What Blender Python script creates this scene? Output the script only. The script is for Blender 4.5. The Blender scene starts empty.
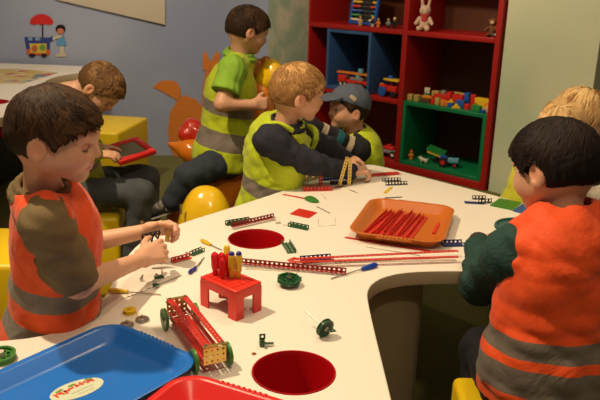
import bpy, bmesh, math, random
import numpy as np
from mathutils import Vector, Matrix
random.seed(7); RNG = np.random.default_rng(5)
C = bpy.context.scene.collection
PI = math.pi; R = math.radians
V = Vector
# ------------------------------------------------------------------ camera
FPX, PITCH, ROLL, CH = 724.0, R(17.34), R(1.58), 1.30
cam_d = bpy.data.cameras.new('camera'); cam = bpy.data.objects.new('camera', cam_d); C.objects.link(cam)
cam_d.sensor_width = 36; cam_d.lens = 36*FPX/600
fw = V((0, math.cos(PITCH), -math.sin(PITCH))); rt0 = V((1, 0, 0)); up0 = rt0.cross(fw)
rt = rt0*math.cos(ROLL)+up0*math.sin(ROLL); up = up0*math.cos(ROLL)-rt0*math.sin(ROLL)
M = Matrix((rt, up, -fw)).transposed().to_4x4(); M.translation = V((0, 0, CH)); cam.matrix_world = M
cam_d.dof.use_dof = True; cam_d.dof.focus_distance = 1.75; cam_d.dof.aperture_fstop = 10.0
cam_d.clip_start = .05
bpy.context.scene.camera = cam
def ray(px, py):
    return fw + rt*((px-300)/FPX) - up*((py-200)/FPX)
def az(px, py, z):                                  # point of the place seen at a pixel, at height z
    d = ray(px, py); t = (z-CH)/d.z; return V((0, 0, CH))+d*t
def ay(px, py, Y):                                  # the same, at distance Y
    d = ray(px, py); return V((0, 0, CH))+d*(Y/d.y)
TZ = .56
# ------------------------------------------------------------------ materials
MATS = {}
def nodes(name):
    m = bpy.data.materials.new(name); m.use_nodes = True
    n = m.node_tree.nodes; return m, n, m.node_tree.links, n['Principled BSDF']
def mat(name, col, rough=.5, metal=0, noise=0, nscale=8, bump=0, bscale=60, trans=0, coat=0, spec=.5, stretch=None, ior=1.45, sheen=0, alpha=1):
    if name in MATS: return MATS[name]
    m, n, l, b = nodes(name)
    b.inputs['Base Color'].default_value = (*col, 1); b.inputs['Roughness'].default_value = rough
    b.inputs['Metallic'].default_value = metal; b.inputs['Transmission Weight'].default_value = trans
    b.inputs['Coat Weight'].default_value = coat; b.inputs['Specular IOR Level'].default_value = spec; b.inputs['IOR'].default_value = ior
    b.inputs['Sheen Weight'].default_value = sheen; b.inputs['Alpha'].default_value = alpha
    tc = n.new('ShaderNodeTexCoord'); mp = n.new('ShaderNodeMapping'); l.new(tc.outputs['Object'], mp.inputs['Vector'])
    if stretch: mp.inputs['Scale'].default_value = stretch
    if noise:
        t = n.new('ShaderNodeTexNoise'); t.inputs['Scale'].default_value = nscale; t.inputs['Detail'].default_value = 4
        l.new(mp.outputs[0], t.inputs['Vector'])
        x = n.new('ShaderNodeMix'); x.data_type = 'RGBA'
        x.inputs['A'].default_value = (*[c*(1-noise) for c in col], 1); x.inputs['B'].default_value = (*[min(1, c*(1+noise)) for c in col], 1)
        l.new(t.outputs['Fac'], x.inputs['Factor']); l.new(x.outputs['Result'], b.inputs['Base Color'])
    if bump:
        t = n.new('ShaderNodeTexNoise'); t.inputs['Scale'].default_value = bscale; t.inputs['Detail'].default_value = 5
        l.new(mp.outputs[0], t.inputs['Vector'])
        bp = n.new('ShaderNodeBump'); bp.inputs['Strength'].default_value = bump; bp.inputs['Distance'].default_value = .01
        l.new(t.outputs['Fac'], bp.inputs['Height']); l.new(bp.outputs[0], b.inputs['Normal'])
    MATS[name] = m; return m
def attr_mat(name, rough=.5, sss=0, bump=0, bscale=200, spec=.4, sheen=0, noise=.12, nscale=25):
    if name in MATS: return MATS[name]
    m, n, l, b = nodes(name); a = n.new('ShaderNodeAttribute'); a.attribute_name = 'col'
    t = n.new('ShaderNodeTexNoise'); t.inputs['Scale'].default_value = nscale; t.inputs['Detail'].default_value = 4
    tc = n.new('ShaderNodeTexCoord'); l.new(tc.outputs['Object'], t.inputs['Vector'])
    r_ = n.new('ShaderNodeMapRange'); r_.inputs['To Min'].default_value = 1-noise; r_.inputs['To Max'].default_value = 1+noise
    l.new(t.outputs['Fac'], r_.inputs['Value'])
    x = n.new('ShaderNodeVectorMath'); x.operation = 'SCALE'; l.new(a.outputs['Color'], x.inputs[0]); l.new(r_.outputs[0], x.inputs['Scale'])
    l.new(x.outputs[0], b.inputs['Base Color'])
    b.inputs['Roughness'].default_value = rough; b.inputs['Specular IOR Level'].default_value = spec; b.inputs['Sheen Weight'].default_value = sheen
    if sss:
        b.inputs['Subsurface Weight'].default_value = sss; b.inputs['Subsurface Radius'].default_value = (.012, .004, .002); b.inputs['Subsurface Scale'].default_value = 1
    if bump:
        t2 = n.new('ShaderNodeTexNoise'); t2.inputs['Scale'].default_value = bscale; l.new(tc.outputs['Object'], t2.inputs['Vector'])
        bp = n.new('ShaderNodeBump'); bp.inputs['Strength'].default_value = bump; bp.inputs['Distance'].default_value = .004
        l.new(t2.outputs['Fac'], bp.inputs['Height']); l.new(bp.outputs[0], b.inputs['Normal'])
    MATS[name] = m; return m
def plastic(name, col, rough=.35): return mat(name, col, rough, noise=.06, nscale=30)
# ------------------------------------------------------------------ object helpers
def tag(o, label=None, cat=None, group=None, kind=None):
    if label: o['label'] = label
    if cat: o['category'] = cat
    if group: o['group'] = group
    if kind: o['kind'] = kind
    return o
def thing(name, label, cat, loc=(0, 0, 0), rz=0, group=None):
    o = bpy.data.objects.new(name, None); C.objects.link(o); o.empty_display_size = .05
    o.location = loc; o.rotation_euler = (0, 0, rz); return tag(o, label, cat, group)
def smooth(me, ang=35):
    me.polygons.foreach_set('use_smooth', [True]*len(me.polygons)); me.set_sharp_from_angle(angle=R(ang))
class MB:
    def __init__(s): s.v = []; s.f = []; s.m = []
    def add(s, vs, fs, mi=0):
        o = len(s.v); s.v += [tuple(v) for v in vs]; s.f += [tuple(i+o for i in f) for f in fs]; s.m += [mi]*len(fs); return s
    def box(s, c, d, rot=None, mi=0, taper=1.0):
        vs = []
        for z in (-1, 1):
            k = taper if z > 0 else 1
            for x, y in ((-1, -1), (1, -1), (1, 1), (-1, 1)):
                p = V((x*d[0]/2*k, y*d[1]/2*k, z*d[2]/2))
                if rot: p = rot @ p
                vs.append(p+V(c))
        return s.add(vs, [(3, 2, 1, 0), (4, 5, 6, 7), (0, 1, 5, 4), (1, 2, 6, 5), (2, 3, 7, 6), (3, 0, 4, 7)], mi)
    def cyl(s, a, b, r0, r1=None, n=16, mi=0, caps=True):
        a = V(a); b = V(b); r1 = r0 if r1 is None else r1; z = (b-a).normalized()
        x = z.orthogonal().normalized(); y = z.cross(x)
        vs = [a+(x*math.cos(2*PI*i/n)+y*math.sin(2*PI*i/n))*r0 for i in range(n)]+[b+(x*math.cos(2*PI*i/n)+y*math.sin(2*PI*i/n))*r1 for i in range(n)]
        fs = [(i, (i+1) % n, n+(i+1) % n, n+i) for i in range(n)]
        if caps: fs += [tuple(range(n-1, -1, -1)), tuple(range(n, 2*n))]
        return s.add(vs, fs, mi)
    def lathe(s, prof, c=(0, 0, 0), n=32, mi=0, axis=None):
        c = V(c); q = V((0, 0, 1)).rotation_difference(V(axis)).to_matrix() if axis else Matrix.Identity(3)
        vs = []; fs = []
        for r, z in prof:
            for i in range(n): vs.append(c+q@V((r*math.cos(2*PI*i/n), r*math.sin(2*PI*i/n), z)))
        for j in range(len(prof)-1):
            for i in range(n): fs.append((j*n+i, j*n+(i+1) % n, (j+1)*n+(i+1) % n, (j+1)*n+i))
        if prof[0][0] > 1e-6: fs.append(tuple(range(n-1, -1, -1)))
        if prof[-1][0] > 1e-6: fs.append(tuple(range((len(prof)-1)*n, len(prof)*n)))
        return s.add(vs, fs, mi)
    def ball(s, c, r, n=16, mi=0, rot=None):
        r = (r, r, r) if not hasattr(r, '__len__') else r; vs = []; fs = []; h = n//2
        for j in range(h+1):
            t = PI*j/h
            for i in range(n):
                p = V((r[0]*math.sin(t)*math.cos(2*PI*i/n), r[1]*math.sin(t)*math.sin(2*PI*i/n), -r[2]*math.cos(t)))
                if rot: p = rot@p
                vs.append(V(c)+p)
        for j in range(h):
            for i in range(n): fs.append((j*n+i, j*n+(i+1) % n, (j+1)*n+(i+1) % n, (j+1)*n+i))
        return s.add(vs, fs, mi)
    def tube(s, pts, r, n=8, mi=0):
        pts = [V(p) for p in pts]; vs = []; fs = []; x = None
        for i, p in enumerate(pts):
            t = (pts[min(i+1, len(pts)-1)]-pts[max(i-1, 0)]).normalized()
            x = (x-t*x.dot(t)).normalized() if x else t.orthogonal().normalized(); y = t.cross(x)
            rr = r[i] if hasattr(r, '__len__') else r
            for k in range(n): vs.append(p+(x*math.cos(2*PI*k/n)+y*math.sin(2*PI*k/n))*rr)
        for i in range(len(pts)-1):
            for k in range(n): fs.append((i*n+k, i*n+(k+1) % n, (i+1)*n+(k+1) % n, (i+1)*n+k))
        fs += [tuple(range(n-1, -1, -1)), tuple(range((len(pts)-1)*n, len(pts)*n))]
        return s.add(vs, fs, mi)
    def prism(s, poly, z0, z1, mi=0, tf=None):
        n = len(poly); vs = [V((x, y, z0)) for x, y in poly]+[V((x, y, z1)) for x, y in poly]
        if tf: vs = [tf@v for v in vs]
        return s.add(vs, [tuple(range(n-1, -1, -1)), tuple(range(n, 2*n))]+[(i, (i+1) % n, n+(i+1) % n, n+i) for i in range(n)], mi)
    def perf(s, nx, ny, p=.0127, r=.0024, t=.001, tf=None, mi=0, n=8, solid=()):
        """flat perforated metal plate, nx by ny holes, in its own xy plane"""
        tf = tf or Matrix.Identity(4)
        sq = [(1, 0), (1, 1), (0, 1), (-1, 1), (-1, 0), (-1, -1), (0, -1), (1, -1)]
        for i in range(nx):
            for j in range(ny):
                cx = (i+.5)*p; cy = (j+.5-ny/2)*p; vs = []
                if (i, j) in solid:
                    continue
                for z in (0, t):
                    for a, b in sq: vs.append(tf@V((cx+a*p/2, cy+b*p/2, z)))
                    for k in range(8): vs.append(tf@V((cx+r*math.cos(k*PI/4), cy+r*math.sin(k*PI/4), z)))
                fs = []
                for k in range(8):
                    q = (k+1) % 8
                    fs += [(k+8, q+8, q, k), (16+k, 16+q, 24+q, 24+k), (8+q, 8+k, 24+k, 24+q)]
                for k in range(8):
                    q = (k+1) % 8; fs.append((k, q, 16+q, 16+k))
                s.add(vs, fs, mi)
        return s
    def build(s, name, m, parent=None, loc=None, rz=None, bevel=0, ang=35, world=None):
        me = bpy.data.meshes.new(name)
        vs = s.v
        if world is not None:
            w = world if isinstance(world, Matrix) else Matrix.Translation(V(world)).inverted(); vs = [tuple(w@V(v)) for v in vs]
        me.from_pydata(vs, [], s.f)
        ms = m if isinstance(m, (list, tuple)) else [m]
        for q in ms: me.materials.append(q)
        me.polygons.foreach_set('material_index', s.m)
        if bevel:
            bm = bmesh.new(); bm.from_mesh(me); bmesh.ops.remove_doubles(bm, verts=bm.verts, dist=1e-6)
            es = [e for e in bm.edges if len(e.link_faces) == 2 and e.calc_face_angle(0) > R(30)]
            bmesh.ops.bevel(bm, geom=es, offset=bevel, segments=3, affect='EDGES', profile=.5, clamp_overlap=True)
            bm.to_mesh(me); bm.free()
        smooth(me, ang)
        o = bpy.data.objects.new(name, me); C.objects.link(o)
        if parent: o.parent = parent
        if loc is not None: o.location = loc
        if rz is not None: o.rotation_euler = (0, 0, rz)
        return o
def tf_from(o, x, y=None):
    """matrix with origin o, local x along x"""
    x = V(x).normalized(); y = V(y) if y is not None else V((0, 0, 1)).cross(x); y = (y-x*y.dot(x)).normalized(); z = x.cross(y)
    m = Matrix((x, y, z)).transposed().to_4x4(); m.translation = V(o); return m
# ------------------------------------------------------------------ implicit surfaces
def frame_cols(x, y, z): return np.array([list(x), list(y), list(z)], float)     # rows are axes
class SDF:
    def __init__(s): s.p = []
    def cone(s, a, b, r0, r1=None, k=.01, op='u', **kw):
        a = np.array(a, float); b = np.array(b, float); r1 = r0 if r1 is None else r1; rm = max(r0, r1)
        s.p.append(dict(t='c', a=a, b=b, r0=r0, r1=r1, lo=np.minimum(a, b)-rm, hi=np.maximum(a, b)+rm, k=k, op=op, **kw)); return s
    def ell(s, c, r, ax=None, k=.01, op='u', **kw):
        c = np.array(c, float); r = np.array(r if hasattr(r, '__len__') else (r, r, r), float); ax = np.eye(3) if ax is None else np.array(ax, float)
        e = np.sqrt(((ax*r[:, None])**2).sum(0))
        s.p.append(dict(t='e', c=c, r=r, ax=ax, lo=c-e, hi=c+e, k=k, op=op, **kw)); return s
    def box(s, c, h, ax=None, rd=.003, k=.002, op='u', **kw):
        c = np.array(c, float); h = np.array(h, float); ax = np.eye(3) if ax is None else np.array(ax, float)
        e = np.abs(ax*h[:, None]).sum(0)
        s.p.append(dict(t='b', c=c, h=h, ax=ax, rd=rd, lo=c-e, hi=c+e, k=k, op=op, **kw)); return s
    def dist(s, q, P):
        if q['t'] == 'c':
            ba = q['b']-q['a']; L = max((ba**2).sum(), 1e-12); pa = P-q['a']; t = np.clip((pa@ba)/L, 0, 1)
            return np.sqrt(((pa-t[..., None]*ba)**2).sum(-1))-(q['r0']+(q['r1']-q['r0'])*t)
        l = (P-q['c'])@q['ax'].T
        if q['t'] == 'e':
            k0 = np.sqrt(((l/q['r'])**2).sum(-1)); k1 = np.sqrt(((l/q['r']**2)**2).sum(-1))+1e-9
            return k0*(k0-1)/k1
        d = np.abs(l)-(q['h']-q['rd'])
        return np.sqrt((np.maximum(d, 0)**2).sum(-1))+np.minimum(d.max(-1), 0)-q['rd']
    def mesh(s, vox, warp=None, lo=None, hi=None):
        us = [q for q in s.p if q['op'] == 'u']
        lo_ = np.min([q['lo'] for q in us], 0)-.02; hi_ = np.max([q['hi'] for q in us], 0)+.02
        n = np.ceil((hi_-lo_)/vox).astype(int)+1
        D = np.full(n, .05, np.float32)
        ax = [lo_[i]+vox*np.arange(n[i]) for i in range(3)]
        for q in s.p:
            m = q['k']*1.2+vox*3+.012
            i0 = np.clip(np.floor((q['lo']-m-lo_)/vox).astype(int), 0, n-1); i1 = np.clip(np.ceil((q['hi']+m-lo_)/vox).astype(int)+1, 1, n)
            if (i1 <= i0).any(): continue
            sl = tuple(slice(a, b) for a, b in zip(i0, i1))
            P = np.stack(np.meshgrid(*[ax[i][sl[i]] for i in range(3)], indexing='ij'), -1)
            d = s.dist(q, P).astype(np.float32); a = D[sl]; k = q['k']
            if q['op'] == 'u':
                h = np.maximum(k-np.abs(a-d), 0)/k; D[sl] = np.minimum(a, d)-h*h*k/4
            else:
                d = -d; h = np.maximum(k-np.abs(a-d), 0)/k; D[sl] = np.maximum(a, d)+h*h*k/4
        if warp is not None:
            nb = np.abs(D) < .03; idx = np.argwhere(nb); P = lo_+idx*vox; D[nb] += warp(P).astype(np.float32)
        D[0] = D[-1] = .05; D[:, 0] = D[:, -1] = .05; D[:, :, 0] = D[:, :, -1] = .05
        return nets(D, lo_, vox)
def nets(D, lo, vox):
    ins = D < 0; c = np.zeros(tuple(k-1 for k in D.shape), np.int8)
    for a in (0, 1):
        for b in (0, 1):
            for e in (0, 1): c += ins[a:D.shape[0]-1+a, b:D.shape[1]-1+b, e:D.shape[2]-1+e]
    act = (c > 0) & (c < 8); idx = np.argwhere(act); num = np.full(act.shape, -1, np.int64); num[act] = np.arange(len(idx))
    acc = np.zeros((len(idx), 3)); cnt = np.zeros(len(idx)); I, J, K = idx.T
    cs = [(a, b, e) for a in (0, 1) for b in (0, 1) for e in (0, 1)]
    for A in cs:
        for ax in range(3):
            if A[ax]: continue
            B = list(A); B[ax] = 1
            da = D[I+A[0], J+A[1], K+A[2]]; db = D[I+B[0], J+B[1], K+B[2]]; x = (da < 0) != (db < 0)
            t = np.where(x, da/(da-db+1e-12), 0); p = np.tile(np.array(A, float), (len(idx), 1)); p[:, ax] = t
            acc += p*x[:, None]; cnt += x
    verts = lo+(idx+acc/cnt[:, None])*vox
    quads = []
    for ax in range(3):
        o = [1, 1, 1]; o[ax] = 0; s = tuple(slice(q, n-1) for q, n in zip(o, D.shape))
        s2 = [slice(q, n-1) for q, n in zip(o, D.shape)]; s2[ax] = slice(1, D.shape[ax])
        a = ins[s]; b = ins[tuple(s2)]; e = np.argwhere(a != b)
        if not len(e): continue
        e = e+np.array(o); sg = ins[e[:, 0], e[:, 1], e[:, 2]]
        u, w = (ax+1) % 3, (ax+2) % 3; q = []
        for du, dw in ((-1, -1), (0, -1), (0, 0), (-1, 0)):
            f = e.copy(); f[:, u] += du; f[:, w] += dw; q.append(num[f[:, 0], f[:, 1], f[:, 2]])
        q = np.stack(q, 1); q[~sg] = q[~sg][:, ::-1]; quads.append(q)
    return verts, np.concatenate(quads)
def np_obj(name, verts, faces, m, parent=None, root=None, cols=None, tval=None, ang=180):
    if root is not None:
        w = np.array(root.matrix_basis.inverted()); verts = verts@w[:3, :3].T+w[:3, 3]
    me = bpy.data.meshes.new(name); me.from_pydata(verts.tolist(), [], faces.tolist())
    for q in (m if isinstance(m, (list, tuple)) else [m]): me.materials.append(q)
    me.polygons.foreach_set('use_smooth', [True]*len(me.polygons))
    if cols is not None:
        a = me.attributes.new('col', 'FLOAT_COLOR', 'POINT'); a.data.foreach_set('color', np.concatenate([cols, np.ones((len(cols), 1))], 1).astype(np.float32).ravel())
    if tval is not None:
        a = me.attributes.new('t', 'FLOAT', 'POINT'); a.data.foreach_set('value', tval.astype(np.float32))
    o = bpy.data.objects.new(name, me); C.objects.link(o)
    if parent: o.parent = parent
    return o
def wrinkle(amp, wl=.06, seed=0, n=7, dirn=None):
    g = np.random.default_rng(seed); K = g.normal(size=(n, 3)); K /= np.linalg.norm(K, axis=1)[:, None]
    if dirn is not None: K = K*.6+np.array(dirn)*g.choice([-1, 1], (n, 1)); K /= np.linalg.norm(K, axis=1)[:, None]
    K *= (2*PI/(wl*g.uniform(.6, 1.6, n)))[:, None]; ph = g.uniform(0, 7, n)
    def f(P):
        W = np.sin(P@(K[:3].T*.35)+ph[:3])*1.2
        s = 0
        for i in range(n): s = s+(1-np.abs(np.sin((P@K[i]+ph[i]+W[:, i % 3])*.5))*2)
        return amp*s/math.sqrt(n)
    return f
# ------------------------------------------------------------------ people
def unit(v): v = np.array(v, float); return v/np.linalg.norm(v)
def basis(f, u):
    f = unit(f); r = unit(np.cross(f, u)); u = np.cross(r, f); return np.array([r, f, u])      # rows right, forward, up
class Head:
    def __init__(s, c, f, u=(0, 0, 1), k=1.0): s.c = np.array(c, float); s.B = basis(f, u); s.k = k
    def w(s, r, f, u): return s.c+(np.array([r, f, u])*s.k)@s.B
    def loc(s, P): return ((P-s.c)@s.B.T)/s.k
    def add(s, S, kk=.012):
        k = s.k; B = s.B
        def e(c, r, q=kk, **kw): S.ell(s.w(*c), np.array(r)*k, B, q, **kw)
        e((0, 0, 0), (.069, .086, .075)); e((0, .032, -.042), (.056, .052, .052), .03)
        e((0, -.02, -.035), (.056, .06, .05), .03)
        for x in (-1, 1):
            S.cone(s.w(x*.045, .005, -.05), s.w(x*.012, .062, -.085), .020*k, .013*k, .02)
            e((x*.031, .054, -.045), (.024, .026, .024), .02)
            e((x*.030, .0815, -.017), (.014, .012, .0085), .010, op='s')
            e((x*.0745, -.006, -.032), (.009, .019, .029), .006)
            e((x*.0805, .000, -.030), (.005, .010, .016), .003, op='s')
        e((0, .064, -.083), (.017, .016, .014), .015)
        e((0, .071, .006), (.045, .012, .012), .015)
        S.cone(s.w(0, .080, -.008), s.w(0, .0935, -.034), .006*k, .0085*k, .008)
        for x in (-1, 1): e((x*.0085, .086, -.0375), (.006, .007, .005), .005)
        e((0, .0825, -.0565), (.017, .0085, .0050), .004); e((0, .0805, -.0655), (.014, .0085, .0055), .004)
        e((0, .0925, -.0610), (.020, .0070, .0016), .002, op='s')
    def parts(s, root, brow, gaze='open', iris=(.10, .05, .02)):
        k = s.k
        for x in (-1, 1):
            c = s.w(x*.030, .0675, -.017)
            mb = MB(); rot = Matrix(s.B.tolist()).transposed()
            mb.ball(c, .0115*k, 20, 0, rot)
            fwd = V(s.B[1]); cc = V(c)
            for fi, f in enumerate(mb.f):
                m_ = sum((V(mb.v[i]) for i in f), V())/len(f)-cc; a = m_.normalized().dot((fwd+V(s.B[2])*(-.35 if gaze == 'down' else 0)).normalized())
                mb.m[fi] = 2 if a > .965 else (1 if a > .86 else 0)
            mb.build('eye', [plastic('eye_white', (.75, .70, .66), .2), plastic('iris_brown', iris, .15), plastic('pupil_black', (.004, .004, .004), .1)], root, world=root.location, ang=180)
            lid = MB()
            if gaze == 'down':
                n = 12; vs = []; fs = []
                for i in range(7):
                    th = R(-28)+R(118)*i/6
                    for j in range(n+1):
                        ph = R(-80)+R(160)*j/n; q = .0124
                        vs.append(s.w(x*.030+q*math.sin(ph)*math.cos(th), .0675+q*math.cos(ph)*math.cos(th), -.017+q*math.sin(th)))
                for i in range(6):
                    for j in range(n): fs.append((i*(n+1)+j, i*(n+1)+j+1, (i+1)*(n+1)+j+1, (i+1)*(n+1)+j))
                l2 = MB(); l2.add(vs, fs); l2.build('eyelid', plastic('eyelid_skin', (.55, .30, .19), .5), root, world=root.location, ang=180)
                pts = [s.w(x*.030+.0130*math.sin(R(a)), .0685+.0130*math.cos(R(a))*.9, -.0235) for a in range(-75, 76, 15)]
            else:
                pts = [s.w(x*.030+.0125*math.sin(R(a)), .0675+.0125*math.cos(R(a))*.95, -.0125+.003*math.cos(R(a*1.3))) for a in range(-75, 76, 15)]
            lid.tube(pts, .0009*k, 5); lid.build('eyelashes', plastic('lash_dark', (.02, .012, .008), .6), root, world=root.location)
            S = SDF(); P = [s.w(x*(.013+.032*t), .0815-.018*t*t, .0020+.006*math.sin(t*2.4)) for t in np.linspace(0, 1, 6)]
            for i in range(5): S.cone(P[i], P[i+1], .0027*k, .0027*k, .002)
            v, f = S.mesh(.0022); np_obj('eyebrow', v, f, plastic('brow_'+str(brow[0]), brow, .8), root, root)
    def face_cols(s, P, base, out):
        L = s.loc(P)
        def blob(c, r, col, a):
            d = (((L-np.array(c))/np.array(r))**2).sum(1); w = (a*np.exp(-d*1.2))[:, None]; out[:] = out*(1-w)+np.array(col)*w
        blob((0, .084, -.061), (.018, .012, .0075), (.52, .16, .12), .75)
        for x in (-1, 1):
            blob((x*.036, .066, -.042), (.02, .02, .018), (base[0]*1.02, base[1]*.70, base[2]*.62), .5)
            blob((x*.079, -.004, -.03), (.012, .02, .026), (base[0], base[1]*.68, base[2]*.58), .6)
        blob((0, .1, -.036), (.012, .012, .01), (base[0], base[1]*.75, base[2]*.7), .4)
def hair(H, root, col, col2, n=2200, ln=.05, crown=(0, -.45, .9), hl=.0, thick=.011, vox=.005, seed=1, fringe=.0, nape=-.060, mess=.35, w=.0026, long=False):
    S = SDF(); k = H.k
    S.ell(H.w(0, -.001, .002), (np.array((.069, .086, .075))+thick*(.6 if long else 1))*k, H.B, .01)
    S.ell(H.w(0, -.030, -.025), (np.array((.056, .054, .046))+thick*.7)*k, H.B, .03)
    if long: S.ell(H.w(0, -.03, -.06), (np.array((.072, .062, .075))+thick*.8)*k, H.B, .03)
    S.ell(H.w(0, .132, -.050+hl), np.array((.16, .125, .092))*k, H.B, .006, op='s')
    if not long:
        for x in (-1, 1): S.ell(H.w(x*.080, .000, -.042), np.array((.026, .026, .036))*k, H.B, .004, op='s')
    S.box(H.w(0, 0, nape-.1-(.06 if long else 0)), np.array((.2, .2, .1))*k, H.B, op='s')
    def ok(L):                                        # is a scalp point inside the haired region
        a = ((L-np.array((0, .132, -.050+hl)))/np.array((.16, .125, .092))); o = (a**2).sum() > 1.02
        if not long: 
            for x in (-1, 1):
                b = ((L-np.array((x*.080, .000, -.042)))/np.array((.026, .026, .036))); o = o and (b**2).sum() > 1
        return o and L[2] > nape
    fl = wrinkle(.0016*k, .02, seed) if not long else wrinkle(.003*k, .020, seed, dirn=H.B[0]*2.5)
    v, f = S.mesh(vox, fl); g = np.random.default_rng(seed)
    def lin(a, b, t): return tuple(a[i]*(1-t)+b[i]*t for i in range(3))
    cols = np.array([lin(col, col2, .45 if long else .15)]*len(v)); V_ = [v]; F_ = [f]; C_ = [cols]; off = len(v)
    cr = unit(crown); rad = np.array((.069, .086, .075)); cnt = 0; tries = 0
    # clumps share a direction, so that the hair falls in locks
    dirs = g.normal(size=(90, 3)); dirs /= np.linalg.norm(dirs, axis=1)[:, None]; cj = g.normal(size=(90, 3))*mess; cs = g.random(90)
    while cnt < n and tries < n*8:
        tries += 1
        d = g.normal(size=3); d /= np.linalg.norm(d)
        if d[2] < -.75: continue
        low = long and d[2] < .45; cc = np.array((0, -.03, -.06)) if low else np.zeros(3); rr = np.array((.074, .064, .077))+thick*1.5 if low else rad+thick
        L = cc+d*(rr if low else rad+thick*.75)
        if not ok(L): continue
        ci = int(np.argmax(dirs@d)); t0 = d-cr*(d@cr); t = t0/(np.linalg.norm(t0)+1e-6)*1.0
        if d[1] > -.1: t = t+np.array((0, .25+fringe, 0))
        t = t+cj[ci]+g.normal(size=3)*mess*.35
        if d[2] < .2: t = t+np.array((0, 0, -.8))
        p = L.copy(); pts = []; le = ln*g.uniform(.6, 1.15)*(.65 if d[2] < 0 and not long else 1); st = le/5; lift = g.uniform(0, .007)*(1 if g.random() < .85 else 1.8)
        for i in range(6):
            e = (p-cc)/rr; nn = unit(e); s_ = np.linalg.norm(e)
            tgt = 1.0+.03*math.sin(i/5*PI)+lift*4*i/5
            if p[2] > -.035 or long: p = cc+(p-cc)/s_*tgt if s_ < 1.3 else p
            pts.append((p.copy(), nn)); t = t-nn*(t@nn); t = unit(t)+np.array((0, 0, -.12)); st = st*(.12 if (i >= 1 and not ok(p+unit(t)*st*.6)) else 1); p = p+unit(t)*st
        sh = min(1, max(0, .75*cs[ci]+.45*g.random()-.1))**1.4; c_ = lin(col, col2, sh)
        vs = []
        ww = w*g.uniform(.6, 1.3)
        for i, (q, nn) in enumerate(pts):
            tt = unit(pts[min(i+1, 5)][0]-pts[max(i-1, 0)][0]); sd = unit(np.cross(tt, nn)); hw = ww*(.25, 1, 1, .9, .6, .08)[i]
            for a, b in ((-1, 0), (0, .55), (1, 0)): vs.append(H.w(*(q+sd*hw*a+nn*hw*b)))
        fs = []
        for i in range(5):
            for j in range(2): a = i*3+j; fs.append((a, a+1, a+4, a+3))
        V_.append(np.array(vs)); F_.append(np.array(fs)+off); C_.append(np.array([c_]*len(vs))); off += len(vs); cnt += 1
    return np_obj('hair', np.concatenate(V_), np.concatenate(F_), attr_mat('hair_strands', .6, spec=.16, noise=.2), root, root, np.concatenate(C_))
def hand(S, w, d, n, side, k=1.0, curl=(.5, .6, .7, .75), spread=.16, thumb=.6, kk=.004):
    """w wrist, d towards the knuckles, n the way the palm faces, side the thumb side"""
    w = np.array(w, float); d = unit(d); n = unit(np.array(n)-d*(np.dot(n, d))); t = unit(np.cross(n, d))
    if np.dot(t, side) < 0: t = -t
    kn = []
    for i, (o, L) in enumerate(((.021, .052), (.0075, .054), (-.006, .051), (-.019, .046))):
        a = w+t*o*.55*k; b = w+d*L*k+t*o*k
        S.cone(a, b, .0115*k, .0085*k, .009); kn.append(b)
    S.cone(w+t*.014*k-d*0, w+d*.03*k+t*.024*k+n*.006*k, .012*k, .010*k, .01)
    for i, L in enumerate((.040, .044, .041, .033)):
        c = curl[i]; p = kn[i]; sp = (1.0, .3, -.4, -1.1)[i]*spread; ang = 0
        for j, (fr, r0, r1) in enumerate(((.45, .0080, .0073), (.32, .0073, .0067), (.23, .0067, .0058))):
            ang += c*(.9, 1.15, .8)[j]; dd = unit(d*math.cos(ang)+n*math.sin(ang)+t*sp*math.cos(ang)); q = p+dd*L*1.15*fr*k
            S.cone(p, q, r0*k, r1*k, kk); p = q
    p = w+d*.016*k+t*.022*k+n*.006*k; dd = unit(d*.75+t*.75+n*.25*thumb)
    for j, (L, r0, r1) in enumerate(((.022, .0095, .0085), (.018, .0085, .0078), (.014, .0078, .0062))):
        q = p+dd*L*k; S.cone(p, q, r0*k, r1*k, kk); p = q; dd = unit(dd+n*.45*thumb+d*.35-t*.30*thumb)
SK = (.66, .37, .235)
def lerp(a, b, t): return np.array(a)*(1-t)+np.array(b)*t
def off(q, d): return {k: (v+d if isinstance(v, float) else v) for k, v in q.items()}
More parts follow.
